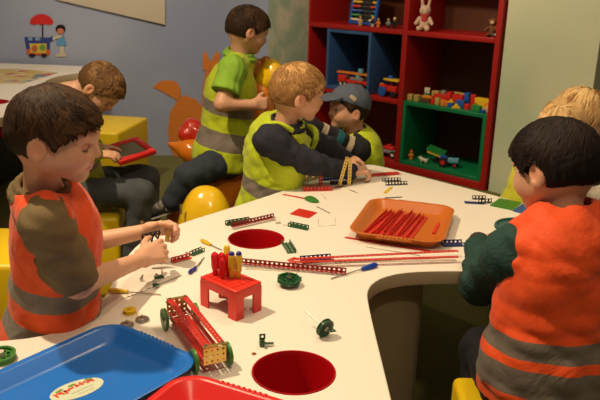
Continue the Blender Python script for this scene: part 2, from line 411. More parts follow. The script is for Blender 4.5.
class Kid:
    """joints in metres; the body is one continuous surface, clothes are shells that follow it"""
    def __init__(s, name_label, base, head, pel, chest, neck, lat, sh, el, wr, hp, kn, an, toe, scale=1.0, group=None, fwd=None):
        s.root = thing('person', name_label, 'person', base, group=group)
        A = lambda x: np.array(x, float)
        s.H = head; s.pel, s.chest, s.neck = A(pel), A(chest), A(neck); s.sh = [A(q) for q in sh]; s.el = [A(q) for q in el]; s.wr = [A(q) for q in wr]
        s.hp = [A(q) for q in hp]; s.kn = [A(q) for q in kn]; s.an = [A(q) for q in an]; s.toe = [A(q) for q in toe]; s.k = scale
        s.up = unit(s.neck-s.pel); s.lat = unit(A(lat)-s.up*np.dot(lat, s.up)); s.f = unit(np.cross(s.up, s.lat))
        s.B = np.array([s.lat, s.f, s.up]); s.hands = []
    def torso(s, S, o=0, k=.03, low=True, sc=1.0):
        K = s.k
        S.ell(s.chest+s.up*.02*K, (np.array((.112, .078, .125))*K*sc+o), s.B, k)
        S.ell(lerp(s.pel, s.chest, .45), (np.array((.102, .078, .12))*K*sc+o), s.B, .05)
        if low: S.ell(s.pel, (np.array((.110, .088, .085))*K*sc+o), s.B, .05)
        for q in s.sh: S.cone(lerp(s.neck, s.chest, .15), q, .040*K+o, .037*K+o, k)
    def arm(s, S, i, o=0, upto=2.0, k=.02, frm=0.0, o2=None, flare=0):
        K = s.k; o2 = o if o2 is None else o2
        a = lerp(s.sh[i], s.el[i], frm)
        if upto <= 1: S.cone(a, lerp(s.sh[i], s.el[i], upto), .034*K+o, .029*K+o+flare, k)
        else:
            S.cone(a, s.el[i], .034*K+o, .027*K+o, k); S.cone(s.el[i], lerp(s.el[i], s.wr[i], upto-1), .027*K+o, (.027-(upto-1)*.009)*K+o2, k)
    def body(s, vox=.005, skin=SK):
        S = SDF(); K = s.k; s.H.add(S); s.torso(S, -.004)
        S.cone(s.H.w(0, -.022, -.055), s.neck, .0325*K, .038*K, .02)
        for i in (0, 1):
            s.arm(S, i)
            S.cone(s.hp[i], s.kn[i], .050*K, .037*K, .03); S.cone(s.kn[i], s.an[i], .037*K, .026*K, .02); S.cone(s.an[i], s.toe[i], .026*K, .02*K, .02)
            S.ell(lerp(s.kn[i], s.an[i], .3), (.042*K,)*3, None, .03)
        for h in s.hands: hand(S, **h)
        v, f = S.mesh(vox); c = np.tile(np.array(skin), (len(v), 1)); s.H.face_cols(v, skin, c)
        for h in s.hands:
            pass
        return np_obj('body', v, f, attr_mat('skin', .48, sss=.12, noise=.06, nscale=40, spec=.4), s.root, s.root, c)
    def cloth(s, name, S, m, vox=.006, wa=.0025, wl=.06, seed=0, dirn=None):
        v, f = S.mesh(vox, wrinkle(wa, wl, seed, dirn=dirn) if wa else None)
        t = (v-s.pel)@s.up
        return np_obj(name, v, f, m, s.root, s.root, None, t)
    def trousers(s, m, seed=0, vox=.007, o=.006, cut=None, wa=.0035):
        S = SDF(); K = s.k
        S.ell(s.pel-s.up*.01, np.array((.108, .090, .080))*K+o*.5, s.B, .04)
        for i in (0, 1):
            S.cone(s.hp[i], s.kn[i], .058*K+o, .044*K+o, .03); S.cone(s.kn[i], lerp(s.kn[i], s.an[i], .93 if cut is None else cut), .044*K+o, .038*K+o, .02)
        return s.cloth('trousers', S, m, vox, wa, .07, seed)
    def shoes(s, m, sole, vox=.006):
        for i in (0, 1):
            d = unit(s.toe[i]-s.an[i]-np.array((0, 0, (s.toe[i]-s.an[i])[2]))*0); u = unit(s.kn[i]-s.an[i]); 
            B = basis(d, u); c = lerp(s.an[i], s.toe[i], .55)
            S = SDF(); S.ell(c, (.036, .085, .032), B, .02); S.cone(s.an[i], s.an[i]+u*.03, .034, .034, .02)
            S.box(c-B[2]*.045, (.1, .15, .018), B, op='s')
            v, f = S.mesh(vox); sh = np_obj('shoe', v, f, m, s.root, s.root)
            S = SDF(); S.ell(c-B[2]*.024, (.038, .088, .010), B, .01); v, f = S.mesh(vox*.8); np_obj('sole', v, f, sole, sh, s.root)
def vest_mat(name, col, bands, grey=(.20, .17, .14), vstripe=None, rough=.6):
    """high visibility cloth with sewn grey reflective bands; bands are (from, to) metres up the torso"""
    m, n, l, b = nodes(name); a = n.new('ShaderNodeAttribute'); a.attribute_name = 't'; tot = None
    for lo, hi in bands:
        c = n.new('ShaderNodeMath'); c.operation = 'COMPARE'; c.inputs[1].default_value = (lo+hi)/2; c.inputs[2].default_value = (hi-lo)/2
        l.new(a.outputs['Fac'], c.inputs[0])
        if tot is None: tot = c.outputs[0]
        else:
            x = n.new('ShaderNodeMath'); x.operation = 'MAXIMUM'; l.new(tot, x.inputs[0]); l.new(c.outputs[0], x.inputs[1]); tot = x.outputs[0]
    tc = n.new('ShaderNodeTexCoord'); t = n.new('ShaderNodeTexNoise'); t.inputs['Scale'].default_value = 14; t.inputs['Detail'].default_value = 5; l.new(tc.outputs['Object'], t.inputs['Vector'])
    mx = n.new('ShaderNodeMix'); mx.data_type = 'RGBA'; mx.inputs['A'].default_value = (*[q*.9 for q in col], 1); mx.inputs['B'].default_value = (*[min(1, q*1.08) for q in col], 1); l.new(t.outputs['Fac'], mx.inputs['Factor'])
    m2 = n.new('ShaderNodeMix'); m2.data_type = 'RGBA'; l.new(tot, m2.inputs['Factor']); l.new(mx.outputs['Result'], m2.inputs['A']); m2.inputs['B'].default_value = (*grey, 1)
    l.new(m2.outputs['Result'], b.inputs['Base Color']); b.inputs['Roughness'].default_value = rough; b.inputs['Sheen Weight'].default_value = .15
    b.inputs['Specular IOR Level'].default_value = .25
    w = n.new('ShaderNodeTexNoise'); w.inputs['Scale'].default_value = 6; w.inputs['Detail'].default_value = 5; w.inputs['Distortion'].default_value = .5; l.new(tc.outputs['Object'], w.inputs['Vector'])
    bp = n.new('ShaderNodeBump'); bp.inputs['Strength'].default_value = .6; bp.inputs['Distance'].default_value = .035; l.new(w.outputs['Fac'], bp.inputs['Height']); l.new(bp.outputs[0], b.inputs['Normal'])
    return m
# ------------------------------------------------------------------ the setting
def wall_mat(name, a, b_, scale, rough, spec=.5, coat=0, dist=0, lo=.4, hi=.6):
    m, n, l, b = nodes(name); tc = n.new('ShaderNodeTexCoord'); t = n.new('ShaderNodeTexNoise')
    t.inputs['Scale'].default_value = scale; t.inputs['Detail'].default_value = 6; t.inputs['Distortion'].default_value = dist; l.new(tc.outputs['Object'], t.inputs['Vector'])
    r_ = n.new('ShaderNodeValToRGB'); r_.color_ramp.elements[0].position = lo; r_.color_ramp.elements[1].position = hi
    r_.color_ramp.elements[0].color = (*a, 1); r_.color_ramp.elements[1].color = (*b_, 1); l.new(t.outputs['Fac'], r_.inputs['Fac']); l.new(r_.outputs['Color'], b.inputs['Base Color'])
    b.inputs['Roughness'].default_value = rough; b.inputs['Specular IOR Level'].default_value = spec; b.inputs['Coat Weight'].default_value = coat; b.inputs['Coat Roughness'].default_value = .12
    return m
BLUEW = wall_mat('wall_blue_lacquer', (.26, .31, .445), (.32, .37, .50), 1.1, .35, .5, .25)
GREENW = wall_mat('wall_green_mural', (.44, .60, .46), (.78, .78, .60), 3.0, .6, dist=1.5, lo=.42, hi=.62)
GREENR = wall_mat('wall_green_right', (.42, .54, .36), (.62, .64, .44), .9, .6, dist=.8)
CARPET = mat('carpet_green', (.15, .15, .042), .95, noise=.35, nscale=90, bump=.8, bscale=350)
def wall(name, p0, p1, th, h, m, back=1):
    p0 = V((*p0, 0)); p1 = V((*p1, 0)); d = (p1-p0); L = d.length; n_ = V((-d.y, d.x, 0)).normalized()*th*back
    mb = MB(); mb.prism([(p0.x, p0.y), (p1.x, p1.y), (p1.x+n_.x, p1.y+n_.y), (p0.x+n_.x, p0.y+n_.y)] if back > 0 else [(p0.x, p0.y), (p0.x+n_.x, p0.y+n_.y), (p1.x+n_.x, p1.y+n_.y), (p1.x, p1.y)], 0, h)
    return tag(mb.build(name, m), kind='structure')
fl = MB().box((0, 2.4, -.03), (9.4, 8.4, .06)); tag(fl.build('floor', CARPET), kind='structure')
wall('wall_back', (-4.6, 5.17), (-.255, 5.17), .1, 3.0, BLUEW)
wall('wall_middle', (-.255, 5.17), (.035, 5.56), .1, 3.0, GREENW)
SA = R(43.2); S0 = V((1.18, 4.467, 0)); SD = V((-math.cos(SA), math.sin(SA), 0)); SN = V((math.sin(SA), math.cos(SA), 0))
RW1 = (1.18+.729*.60, 4.467-.684*.60)
wall('wall_right', (1.19+.02, 4.457+.02), RW1, .12, 3.0, GREENR)
DARK = mat('dark_brown_paint', (.035, .018, .010), .7, noise=.2)
wall('wall_far_right', (RW1[0]-.1, RW1[1]+.9), (4.4, 4.2), .1, 3.0, DARK)
LIGHT_PATCH = mat('light_patch_beige', (.56, .50, .40), .5, noise=.05, nscale=3)
pb = MB(); q = [ay(40, -14, 5.15), ay(57, 0, 5.15), ay(165, 25, 5.15), ay(165.5, -60, 5.15), ay(20, -90, 5.15)]  # bright patch of light on the wall, modelled as an added beige board
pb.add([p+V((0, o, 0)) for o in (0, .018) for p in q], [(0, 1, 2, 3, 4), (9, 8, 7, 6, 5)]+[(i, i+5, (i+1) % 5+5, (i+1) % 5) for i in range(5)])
tag(pb.build('wall_light_patch', LIGHT_PATCH, bevel=.004), 'large beige light patch with slanting lower edge, built as a board high on the blue wall', 'light patch')
# ------------------------------------------------------------------ play tables
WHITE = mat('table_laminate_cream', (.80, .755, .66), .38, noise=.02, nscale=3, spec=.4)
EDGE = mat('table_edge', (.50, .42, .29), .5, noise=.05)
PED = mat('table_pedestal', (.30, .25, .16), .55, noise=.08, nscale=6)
REDBIN = mat('bin_red_plastic', (.42, .004, .008), .22, noise=.04, spec=.5)
def chaikin(p, it=2, closed=True):
    for _ in range(it):
        q = []
        for i in range(len(p)):
            a = p[i]; b = p[(i+1) % len(p)]
            q += [(a[0]*.75+b[0]*.25, a[1]*.75+b[1]*.25), (a[0]*.25+b[0]*.75, a[1]*.25+b[1]*.75)]
        p = q
    return p
def slab(name, outline, holes, z, th, m, parent):
    cu = bpy.data.curves.new(name, 'CURVE'); cu.dimensions = '2D'; cu.fill_mode = 'BOTH'; cu.extrude = th/2-.003; cu.bevel_depth = .003; cu.bevel_resolution = 2; cu.offset = -.003
    for pts in [outline]+[[(x+r*math.cos(2*PI*i/64), y+r*math.sin(2*PI*i/64)) for i in range(64)] for x, y, r in holes]:
        sp = cu.splines.new('POLY'); sp.points.add(len(pts)-1); sp.use_cyclic_u = True
        for i, (x, y) in enumerate(pts): sp.points[i].co = (x, y, 0, 1)
    o = bpy.data.objects.new('tmp', cu); C.objects.link(o); bpy.context.view_layer.update()
    me = bpy.data.meshes.new_from_object(o.evaluated_get(bpy.context.evaluated_depsgraph_get())); bpy.data.objects.remove(o)
    for v in me.vertices: v.co.z += z-th/2; v.co -= parent.location
    me.materials.clear()
    for q in m: me.materials.append(q)
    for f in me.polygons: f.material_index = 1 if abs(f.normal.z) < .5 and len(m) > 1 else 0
    smooth(me); ob = bpy.data.objects.new(name, me); C.objects.link(ob); ob.parent = parent; return ob
def bin_liner(x, y, r, z, parent):
    mb = MB(); mb.lathe([(r*.80, -.17), (r*.84, -.168), (r-.003, -.006), (r+.0005, .0012), (r-.0022, .0012), (r-.0055, -.008), (r*.80, -.163), (0, -.163)], (x, y, z), 64)
    return mb.build('bin', REDBIN, parent, world=parent.location, ang=50)
tb = thing('play_table', 'large cream topped play table with curved cut-outs and two round red bins, in front', 'table', (-.05, 1.7, 0))
OUT = [(-1.05, .62), (-1.05, 1.20), (-.78, 1.30), (-.611, 1.336), (-.53, 1.362), (-.475, 1.42), (-.452, 1.55), (-.468, 1.78), (-.45, 1.95), (-.368, 2.09), (-.314, 2.161), (-.172, 2.331), (.074, 2.658), (.21, 2.835), (.285, 2.90), (.36, 2.835), (.465, 2.727), (.685, 2.506), (.87, 2.305), (1.12, 2.06), (1.42, 1.86), (1.40, 1.74), (1.1, 1.775), (.60, 1.780), (.36, 1.780), (.235, 1.745), (.172, 1.66), (.168, 1.54), (.178, 1.16), (.19, .62)]
BINS = [(-.0028, 1.2473, .0815), (-.1243, 1.9798, .0815)]
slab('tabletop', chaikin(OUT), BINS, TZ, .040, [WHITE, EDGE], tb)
for x, y, r in BINS: bin_liner(x, y, r, TZ, tb)
pp = chaikin([(-.95, .66), (-.95, 1.12), (-.60, 1.24), (-.40, 1.34), (-.36, 1.52), (-.38, 1.82), (-.25, 2.05), (-.05, 2.26), (.12, 2.38), (.30, 2.20), (.352, 1.93), (.350, 1.835), (.27, 1.80), (.185, 1.755), (.135, 1.68), (.135, 1.54), (.150, 1.16), (.155, .66)], 1)
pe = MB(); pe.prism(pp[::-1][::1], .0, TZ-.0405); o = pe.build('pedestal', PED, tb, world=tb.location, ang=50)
bm = bmesh.new(); bm.from_mesh(o.data); bmesh.ops.recalc_face_normals(bm, faces=bm.faces)
tf_ = [f for f in bm.faces if abs(f.normal.z) > .9]; bmesh.ops.delete(bm, geom=[f for f in tf_ if f.calc_center_median().z > .2], context='FACES'); bm.to_mesh(o.data); bm.free(); smooth(o.data, 50)
MB().box((1.18, 1.92, (TZ-.0405)/2), (.22, .14, TZ-.0405)).build('leg', PED, tb, world=tb.location, bevel=.01)
LZ = .65
t2 = thing('play_table', 'second cream play table by the blue wall, with printed mat and one red bin', 'table', (-2.0, 4.1, 0))
OUT2 = [(-3.3, 2.9), (-1.75, 2.98), (-1.40, 3.10), (-1.24, 3.45), (-1.30, 3.85), (-1.50, 4.10), (-1.56, 4.45), (-1.50, 4.66), (-1.45, 4.72), (-1.40, 4.85), (-1.40, 5.10), (-3.3, 5.10)]
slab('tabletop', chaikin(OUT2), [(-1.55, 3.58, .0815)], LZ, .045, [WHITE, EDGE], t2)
bin_liner(-1.55, 3.58, .0815, LZ, t2)
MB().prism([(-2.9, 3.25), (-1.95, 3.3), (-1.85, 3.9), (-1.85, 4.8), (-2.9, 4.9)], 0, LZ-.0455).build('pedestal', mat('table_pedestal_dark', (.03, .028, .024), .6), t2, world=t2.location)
# printed mat
m, n, l, b = nodes('printed_mat'); tc = n.new('ShaderNodeTexCoord'); vo = n.new('ShaderNodeTexVoronoi'); vo.inputs['Scale'].default_value = 14; l.new(tc.outputs['Object'], vo.inputs['Vector'])
cr = n.new('ShaderNodeValToRGB'); cr.color_ramp.interpolation = 'CONSTANT'; e = cr.color_ramp.elements; e[0].color = (.55, .42, .12, 1); e[1].position = .45; e[1].color = (.60, .50, .30, 1)
for p_, c_ in ((.62, (.45, .10, .06)), (.72, (.15, .20, .28)), (.80, (.62, .50, .14)), (.90, (.12, .22, .08))):
    x = e.new(p_); x.color = (*c_, 1)
l.new(vo.outputs['Color'], cr.inputs['Fac']); l.new(cr.outputs['Color'], b.inputs['Base Color']); b.inputs['Roughness'].default_value = .4
a = [az(x, y, LZ) for x, y in ((-25, 84), (22, 84), (58, 73), (18, 69), (-20, 69))]
mm = MB(); mm.prism([(p.x, p.y) for p in a], LZ, LZ+.003); tag(mm.build('printed_mat', m), 'colourful printed picture mat lying on the far play table', 'mat')
# ------------------------------------------------------------------ yellow cubes
YEL = mat('yellow_plastic', (.80, .56, .010), .38, noise=.03, nscale=5)
def cube(label, x, y, sx, sy, h, rz, group='yellow cube seats'):
    t = thing('cube_stool', label, 'stool', (x, y, 0), rz, group)
    MB().box((0, 0, h/2), (sx, sy, h)).build('cube_body', YEL, t, bevel=.018)
    return t
cube('large yellow cube standing by the blue wall behind the reading child', -1.27, 4.36, .50, .50, .40, R(-8))
cube('yellow cube stool the bowed reading child sits on', -.93, 2.90, .36, .36, .345, R(8))
cube('yellow cube stool under the boy in the orange vest at left', -.70, 1.40, .36, .34, .36, R(3))
cube('yellow cube stool at the left edge behind the boy in the olive shirt', -1.03, 2.28, .36, .36, .40, R(4))
cube('yellow cube stool under the dark-haired boy at right', .60, 1.43, .42, .34, .352, R(-1))
# ------------------------------------------------------------------ toy shelf
RED = mat('shelf_red_lacquer', (.36, .010, .008), .42, noise=.05)
BLU = mat('box_blue_lacquer', (.035, .10, .26), .42, noise=.05)
GRN = mat('box_green_lacquer', (.004, .17, .060), .42, noise=.05)
BACK = mat('shelf_back_brown', (.10, .028, .008), .7, noise=.1)
sh = thing('toy_shelf', 'tall red toy shelf with compartments standing against the green wall', 'shelf', S0, PI-SA)
W = 1.60; DP = .45; Hh = 1.46
def B3(t0, t1, d0, d1, z0, z1): return ((t0+t1)/2, -(d0+d1)/2, (z0+z1)/2), (t1-t0, d1-d0, z1-z0)
def board(nm, a, m, par=sh, bev=.003): return MB().box(*B3(*a)).build(nm, m, par, bevel=bev)
board('side_panel', (0, .035, 0, DP, 0, Hh), RED); board('side_panel', (W-.035, W, 0, DP, 0, Hh), RED); board('divider', (.68, .722, 0, DP-.012, .05, Hh-.03), RED)
board('back_panel', (.035, W-.035, DP-.012, DP, .0, Hh), BACK)
board('base_board', (.035, W-.035, 0, DP-.012, 0, .05), RED); board('top_board', (.035, W-.035, 0, DP-.012, Hh-.03, Hh), RED)
for z in (.96,): board('shelf_board', (.035, .68, 0, DP-.012, z-.032, z), RED); board('shelf_board', (.722, W-.035, 0, DP-.012, z-.032, z), RED)
board('shelf_board', (.722, W-.035, 0, DP-.012, .458, .49), RED)
def cubby(nm, label, t0, t1, z0, z1, th, m, dp):
    r = thing(nm, label, 'box', S0+SD*((t0+t1)/2)-SN*.0+V((0, 0, z0)), PI-SA); w = (t1-t0)/2; h = z1-z0
    board('side_panel', (-w, -w+th, .002, dp, 0, h), m, r); board('side_panel', (w-th, w, .002, dp, 0, h), m, r)
    board('bottom_panel', (-w+th, w-th, .002, dp, 0, th), m, r); board('top_panel', (-w+th, w-th, .002, dp, h-th, h), m, r)
    return r
cubby('storage_box', 'open blue box inside the left column of the red toy shelf', .985, 1.395, .491, .924, .022, BLU, DP-.03)
cubby('storage_box', 'open green box filling the lower right compartment of the red toy shelf', .037, .678, .051, .49, .026, GRN, DP-.03)
def SP(t, d, z): return S0+SD*t+SN*d+V((0, 0, z))
def col(n, c, rough=.35): return plastic(n, c, rough)
PC = dict(red=col('toy_red', (.62, .025, .015)), yellow=col('toy_yellow', (.80, .52, .02)), blue=col('toy_blue', (.02, .10, .42)), green=col('toy_green', (.02, .25, .06)), orange=col('toy_orange', (.75, .24, .02)),
          wood=col('toy_wood', (.48, .36, .10), .6), white=col('toy_white', (.75, .68, .55)), black=col('toy_black', (.015, .015, .018)), tan=col('toy_tan', (.62, .40, .2), .6), lblue=col('toy_pale_blue', (.15, .42, .55)), brown=col('toy_brown', (.12, .04, .015), .7), grey=col('toy_grey', (.25, .25, .24)))
# toy blocks on the green box
SZ = .491
blocks = [  # name, colour words, t, depth, z, (l, w, h), rot
 ('yellow printed', 'wood', .665, .05, 0, (.038, .038, .042), 10), ('cream printed', 'wood', .605, .045, 0, (.040, .038, .044), -12), ('green lidded', 'green', .585, .13, 0, (.04, .04, .05), 20), ('white printed', 'white', .588, .13, .051, (.036, .036, .036), 35),
 ('pale wooden', 'wood', .515, .13, 0, (.05, .04, .075), 5), ('grey round-topped', 'grey', .475, .16, 0, (.03, .04, .08), 15), ('orange plank', 'orange', .530, .055, .03, (.075, .035, .018), 3), ('brown base', 'brown', .53, .055, 0, (.06, .035, .028), 0),
 ('short red', 'red', .475, .045, 0, (.025, .03, .04), 8), ('olive green', 'wood', .437, .045, 0, (.036, .03, .046), -5), ('long red', 'red', .455, .11, .0, (.11, .04, .062), 6), ('orange tall', 'orange', .395, .04, 0, (.03, .028, .04), 20), ('second orange', 'orange', .367, .05, 0, (.024, .024, .036), -15),
 ('red tall', 'red', .395, .11, 0, (.034, .05, .085), 0), ('bright red wide', 'red', .325, .11, .022, (.085, .05, .052), -6), ('olive long tilted', 'wood', .36, .18, .06, (.12, .04, .016), -12), ('yellow roof', 'yellow', .345, .055, .026, (.042, .036, .028), 25), ('blue lower', 'blue', .345, .05, 0, (.05, .032, .024), -10),
 ('blue middle', 'blue', .285, .075, .0, (.06, .04, .048), 8), ('blue upright', 'blue', .262, .12, .02, (.036, .036, .075), -8), ('yellow slanted', 'yellow', .285, .025, 0, (.062, .03, .034), 30), ('small red', 'red', .215, .045, 0, (.03, .03, .036), 12),
 ('yellow long', 'yellow', .165, .14, .0, (.13, .045, .070), -4), ('red wedge', 'red', .175, .08, 0, (.05, .03, .045), 18), ('green flat', 'green', .135, .035, 0, (.075, .022, .042), -22), ('orange small right', 'orange', .085, .07, 0, (.036, .034, .055), 14), ('tan small right', 'tan', .065, .045, 0, (.032, .03, .040), -14), ('pale wooden right', 'wood', .058, .11, 0, (.04, .035, .058), 10), ('blue tiny', 'blue', .083, .02, 0, (.026, .02, .022), 30), ('red tiny corner', 'red', .228, .14, .0, (.03, .03, .085), 8)]
for i, (nm, c_, t, d, z, s_, rz) in enumerate(blocks):
    mb = MB()
    if 'roof' in nm or 'slanted' in nm or 'wedge' in nm: mb.prism([(-s_[0]/2, 0), (s_[0]/2, 0), (0, s_[2])], -s_[1]/2, s_[1]/2, tf=Matrix.Rotation(R(90), 4, 'X'))
    else: mb.box((0, 0, s_[2]/2), s_)
    mb.build('x', PC[c_], bevel=.002)
    o = C.objects[-1]; o.name = 'toy_block'; o.location = SP(t, d+s_[1]/2, SZ+z); o.rotation_euler = (0, 0, PI-SA+R(rz))
    place = ('at the left end' if t > .55 else 'left of the middle' if t > .42 else 'in the middle' if t > .28 else 'right of the middle' if t > .12 else 'at the right end')
    tag(o, '%s toy block %s of the pile on the green box' % (nm, place), 'block', 'toy blocks on the green box')
# soft toys and figures
def figure(name, label, cat, loc, parts, rz=0, group=None, s=1.0):
    t = thing(name, label, cat, loc, rz, group)
    for pn, c_, prims, in parts:
        S = SDF()
        for q in prims:
            if len(q) == 3 and hasattr(q[2], '__len__'): S.cone(np.array(q[0])*s, np.array(q[1])*s, q[2][0]*s, q[2][1]*s, .006*s)
            else: S.ell(np.array(q[0])*s, np.array(q[1])*s, None, .006*s)
        v, f = S.mesh(.0035*max(s, .8)); np_obj(pn, v, f, PC[c_] if c_ in PC else MATS[c_], t)
    return t
mat('plush_cream', (.70, .50, .36), .9, noise=.1, nscale=60, bump=.4, bscale=250); mat('plush_red', (.55, .05, .05), .9, noise=.1, bump=.4); mat('plush_brown', (.16, .06, .025), .9, noise=.2, bump=.5)
figure('plush_bunny', 'cream soft toy rabbit with a red bib sitting on the top shelf', 'soft toy', SP(.60, .07, .961), [
  ('body', 'plush_cream', [((0, 0, .055), (.040, .034, .050)), ((0, .0, .135), (.040, .037, .037)), ((0, .02, .125), (.02, .018, .016)), ((-.02, .0, .16), (-.030, -.004, .225), (.012, .010)), ((.02, .0, .16), (.026, -.004, .215), (.012, .010)), ((.034, .01, .085), (.055, .03, .05), (.014, .013)), ((-.034, .01, .085), (-.055, .03, .05), (.014, .013)), ((.022, .02, .018), (.028, .06, .018), (.018, .019)), ((-.022, .02, .018), (-.028, .06, .018), (.018, .019))]),
  ('bib', 'plush_red', [((0, .027, .085), (.022, .012, .03)), ((0, .012, .106), (.033, .028, .008))]), ('eye', 'black', [((-.014, .036, .142), (.004, .004, .004))]), ('eye', 'black', [((.014, .036, .142), (.004, .004, .004))])], rz=R(165), s=.95)
figure('plush_monkey', 'small brown toy monkey at the right end of the top shelf', 'soft toy', SP(.085, .05, .961), [
  ('body', 'plush_brown', [((0, 0, .04), (.024, .022, .036)), ((0, 0, .095), (.024, .023, .023)), ((.02, .01, .06), (.042, .03, .04), (.009, .008)), ((-.02, .01, .06), (-.036, .03, .045), (.009, .008)), ((.012, .01, .012), (.02, .045, .012), (.011, .010)), ((-.012, .01, .012), (-.02, .045, .012), (.011, .010)), ((.026, 0, .1), (.008, .005, .009)), ((-.026, 0, .1), (.008, .005, .009))]),
  ('face', 'tan', [((0, .018, .09), (.015, .010, .014))]), ('shirt', 'lblue', [((-.03, .03, .015), (.012, .014, .010))])], rz=R(150), s=.95)
def doll(label, t, d, z, cs, rz=160, s=1.0, group='little figures on the top shelf', name='toy_figure'):
    return figure(name, label, 'toy figure', SP(t, d, z), [
      ('torso', cs[0], [((0, 0, .026), (0, 0, .042), (.010, .009))]), ('head', cs[1], [((0, .001, .058), (.0095, .0095, .010))]), ('hair', cs[2], [((0, -.002, .064), (.0105, .010, .008))]),
      ('arm', cs[0], [((.010, 0, .042), (.016, .012, .028), (.004, .0035))]), ('arm', cs[0], [((-.010, 0, .042), (-.016, .012, .028), (.004, .0035))]),
      ('leg', cs[3], [((.005, 0, .022), (.006, .004, .003), (.006, .0055))]), ('leg', cs[3], [((-.005, 0, .022), (-.006, .004, .003), (.006, .0055))])], R(rz), group, s)
doll('small toy figure with brown hair and pale clothes, leftmost on the top shelf', 1.115, .035, .961, ('tan', 'tan', 'brown', 'wood'))
doll('small toy figure with blond hair below the bead frame', 1.005, .035, .961, ('black', 'tan', 'yellow', 'tan'))
doll('small orange toy figure at the right foot of the bead frame', .955, .035, .961, ('orange', 'tan', 'brown', 'orange'), s=.9)
doll('small dark toy figure standing left of the white-capped one', .865, .03, .961, ('grey', 'tan', 'black', 'black'))
doll('small toy figure with a white cap at the right of the row', .825, .045, .961, ('black', 'tan', 'white', 'black'), s=1.05)
doll('small orange toy figure standing at left in the green box', .62, .06, .0785, ('orange', 'orange', 'red', 'orange'), s=1.0, group=None)
# bead frame
bf = thing('bead_frame', 'blue framed counting board with rows of coloured beads on the top shelf', 'abacus', SP(1.17, .12, .961), PI-SA+R(-8))
tilt = Matrix.Rotation(R(8), 4, 'X')
def T4(mb): mb.v = [tuple(tilt@V(v)) for v in mb.v]; return mb
for x in (-.135, .125): T4(MB().box((x, 0, .16), (.02, .02, .32))).build('frame_post', PC['blue'], bf, bevel=.002)
T4(MB().box((-.005, 0, .33), (.28, .02, .02))).build('frame_bar', PC['blue'], bf, bevel=.002); T4(MB().box((-.005, 0, .012), (.24, .02, .018))).build('frame_bar', PC['blue'], bf, bevel=.002)
T4(MB().box((-.005, -.012, .165), (.25, .004, .30))).build('board', PC['black'], bf)
rows = ['white', 'green', 'blue', 'red', 'yellow', 'orange', 'white', 'green', 'blue', 'red']
for i in range(9):
    z = .035+i*.031; T4(MB().cyl((-.125, .002, z), (.115, .002, z), .0012, n=6)).build('wire', PC['grey'], bf)
    nb = 10
    for k in range(nb):
        mb = MB()
        x = .112-k*.0135 if k < 6+(i % 3) else -.118+(nb-1-k)*.0135
        mb.ball((x, .002, z), (.0066, .0100, .0100), 8); T4(mb).build('bead', PC[rows[i]], bf)
# toy vehicles
def wheel_(t, x, y, r, w, c_, hub=None):
    o = MB().cyl((x, y-w/2, r), (x, y+w/2, r), r, n=24).build('wheel', PC[c_], t, bevel=.0015)
    if hub: MB().cyl((x, y-w/2-.001, r), (x, y+w/2+.001, r), r*.5, n=16).build('hubcap', PC[hub], o)
t = thing('toy_fire_engine', 'red toy fire engine with orange ladder inside the blue box', 'toy vehicle', SP(1.20, .10, .5145), PI-SA+R(4))
for x in (.075, -.075, -.04, .045):
    for y in (.03, -.03): wheel_(t, x, y, .016, .012, 'black', 'white')
MB().box((.075, 0, .044), (.055, .062, .046)).build('cab', PC['red'], t, bevel=.005); MB().box((.075, 0, .058), (.057, .048, .014)).build('cab_window', PC['grey'], t, bevel=.002)
MB().box((-.035, 0, .032), (.155, .058, .022)).build('body', PC['red'], t, bevel=.003); MB().box((-.03, 0, .052), (.09, .05, .018)).build('equipment_box', PC['grey'], t, bevel=.002)
l_ = MB()
for y in (-.014, .014): l_.box((-.005, y, .082), (.25, .006, .010))
for i in range(14): l_.box((-.12+i*.018, 0, .082), (.004, .028, .006))
l_.build('ladder', PC['orange'], t)
MB().cyl((-.03, 0, .06), (-.03, 0, .079), .016).build('turntable', PC['lblue'], t); MB().box((-.045, 0, .100), (.03, .02, .026)).build('basket', PC['lblue'], t, bevel=.002)
t.scale = (1.22, 1.22, 1.22); t.location = SP(1.19, .09, .5145)
t = thing('toy_tractor', 'red and yellow toy tractor with big blue wheel on the middle shelf', 'toy vehicle', SP(.835, .07, .491), PI-SA+R(-5))
for y in (.034, -.034): wheel_(t, .045, y, .030, .014, 'blue'); wheel_(t, -.045, y, .020, .012, 'black')
MB().box((.055, 0, .05), (.055, .05, .038)).build('bonnet', PC['red'], t, bevel=.006); MB().box((-.02, 0, .05), (.075, .052, .035)).build('cab', PC['red'], t, bevel=.004)
for x in (.0, -.05): MB().cyl((x, 0, .06), (x, 0, .10), .005, n=8).build('roof_post', PC['red'], t)
MB().box((-.015, 0, .104), (.12, .06, .014)).build('roof', PC['yellow'], t, bevel=.004); MB().cyl((.01, 0, .111), (.01, 0, .128), .02, .014).build('beacon', PC['blue'], t)
MB().ball((.078, 0, .062), (.016, .018, .014)).build('lamp', PC['orange'], t)
t.scale = (1.15, 1.15, 1.15)
t = thing('toy_jeep', 'grey and red toy jeep with white hubs on the lowest left shelf', 'toy vehicle', SP(.845, .10, .051), PI-SA+R(8))
for x in (.052, -.052):
    for y in (.034, -.034): wheel_(t, x, y, .026, .018, 'black', 'white')
MB().box((0, 0, .042), (.15, .06, .026)).build('chassis', PC['grey'], t, bevel=.006); MB().box((-.005, 0, .066), (.09, .056, .028)).build('cab', PC['red'], t, bevel=.01); MB().box((-.005, 0, .085), (.03, .03, .016)).build('roof_light', PC['red'], t, bevel=.004); MB().box((.065, 0, .058), (.035, .05, .014)).build('bonnet', PC['grey'], t, bevel=.003)
t = thing('toy_car', 'red toy car mostly hidden beside the jeep on the lowest left shelf', 'toy vehicle', SP(1.02, .14, .051), PI-SA)
for x in (.035, -.035):
    for y in (.024, -.024): wheel_(t, x, y, .013, .01, 'black')
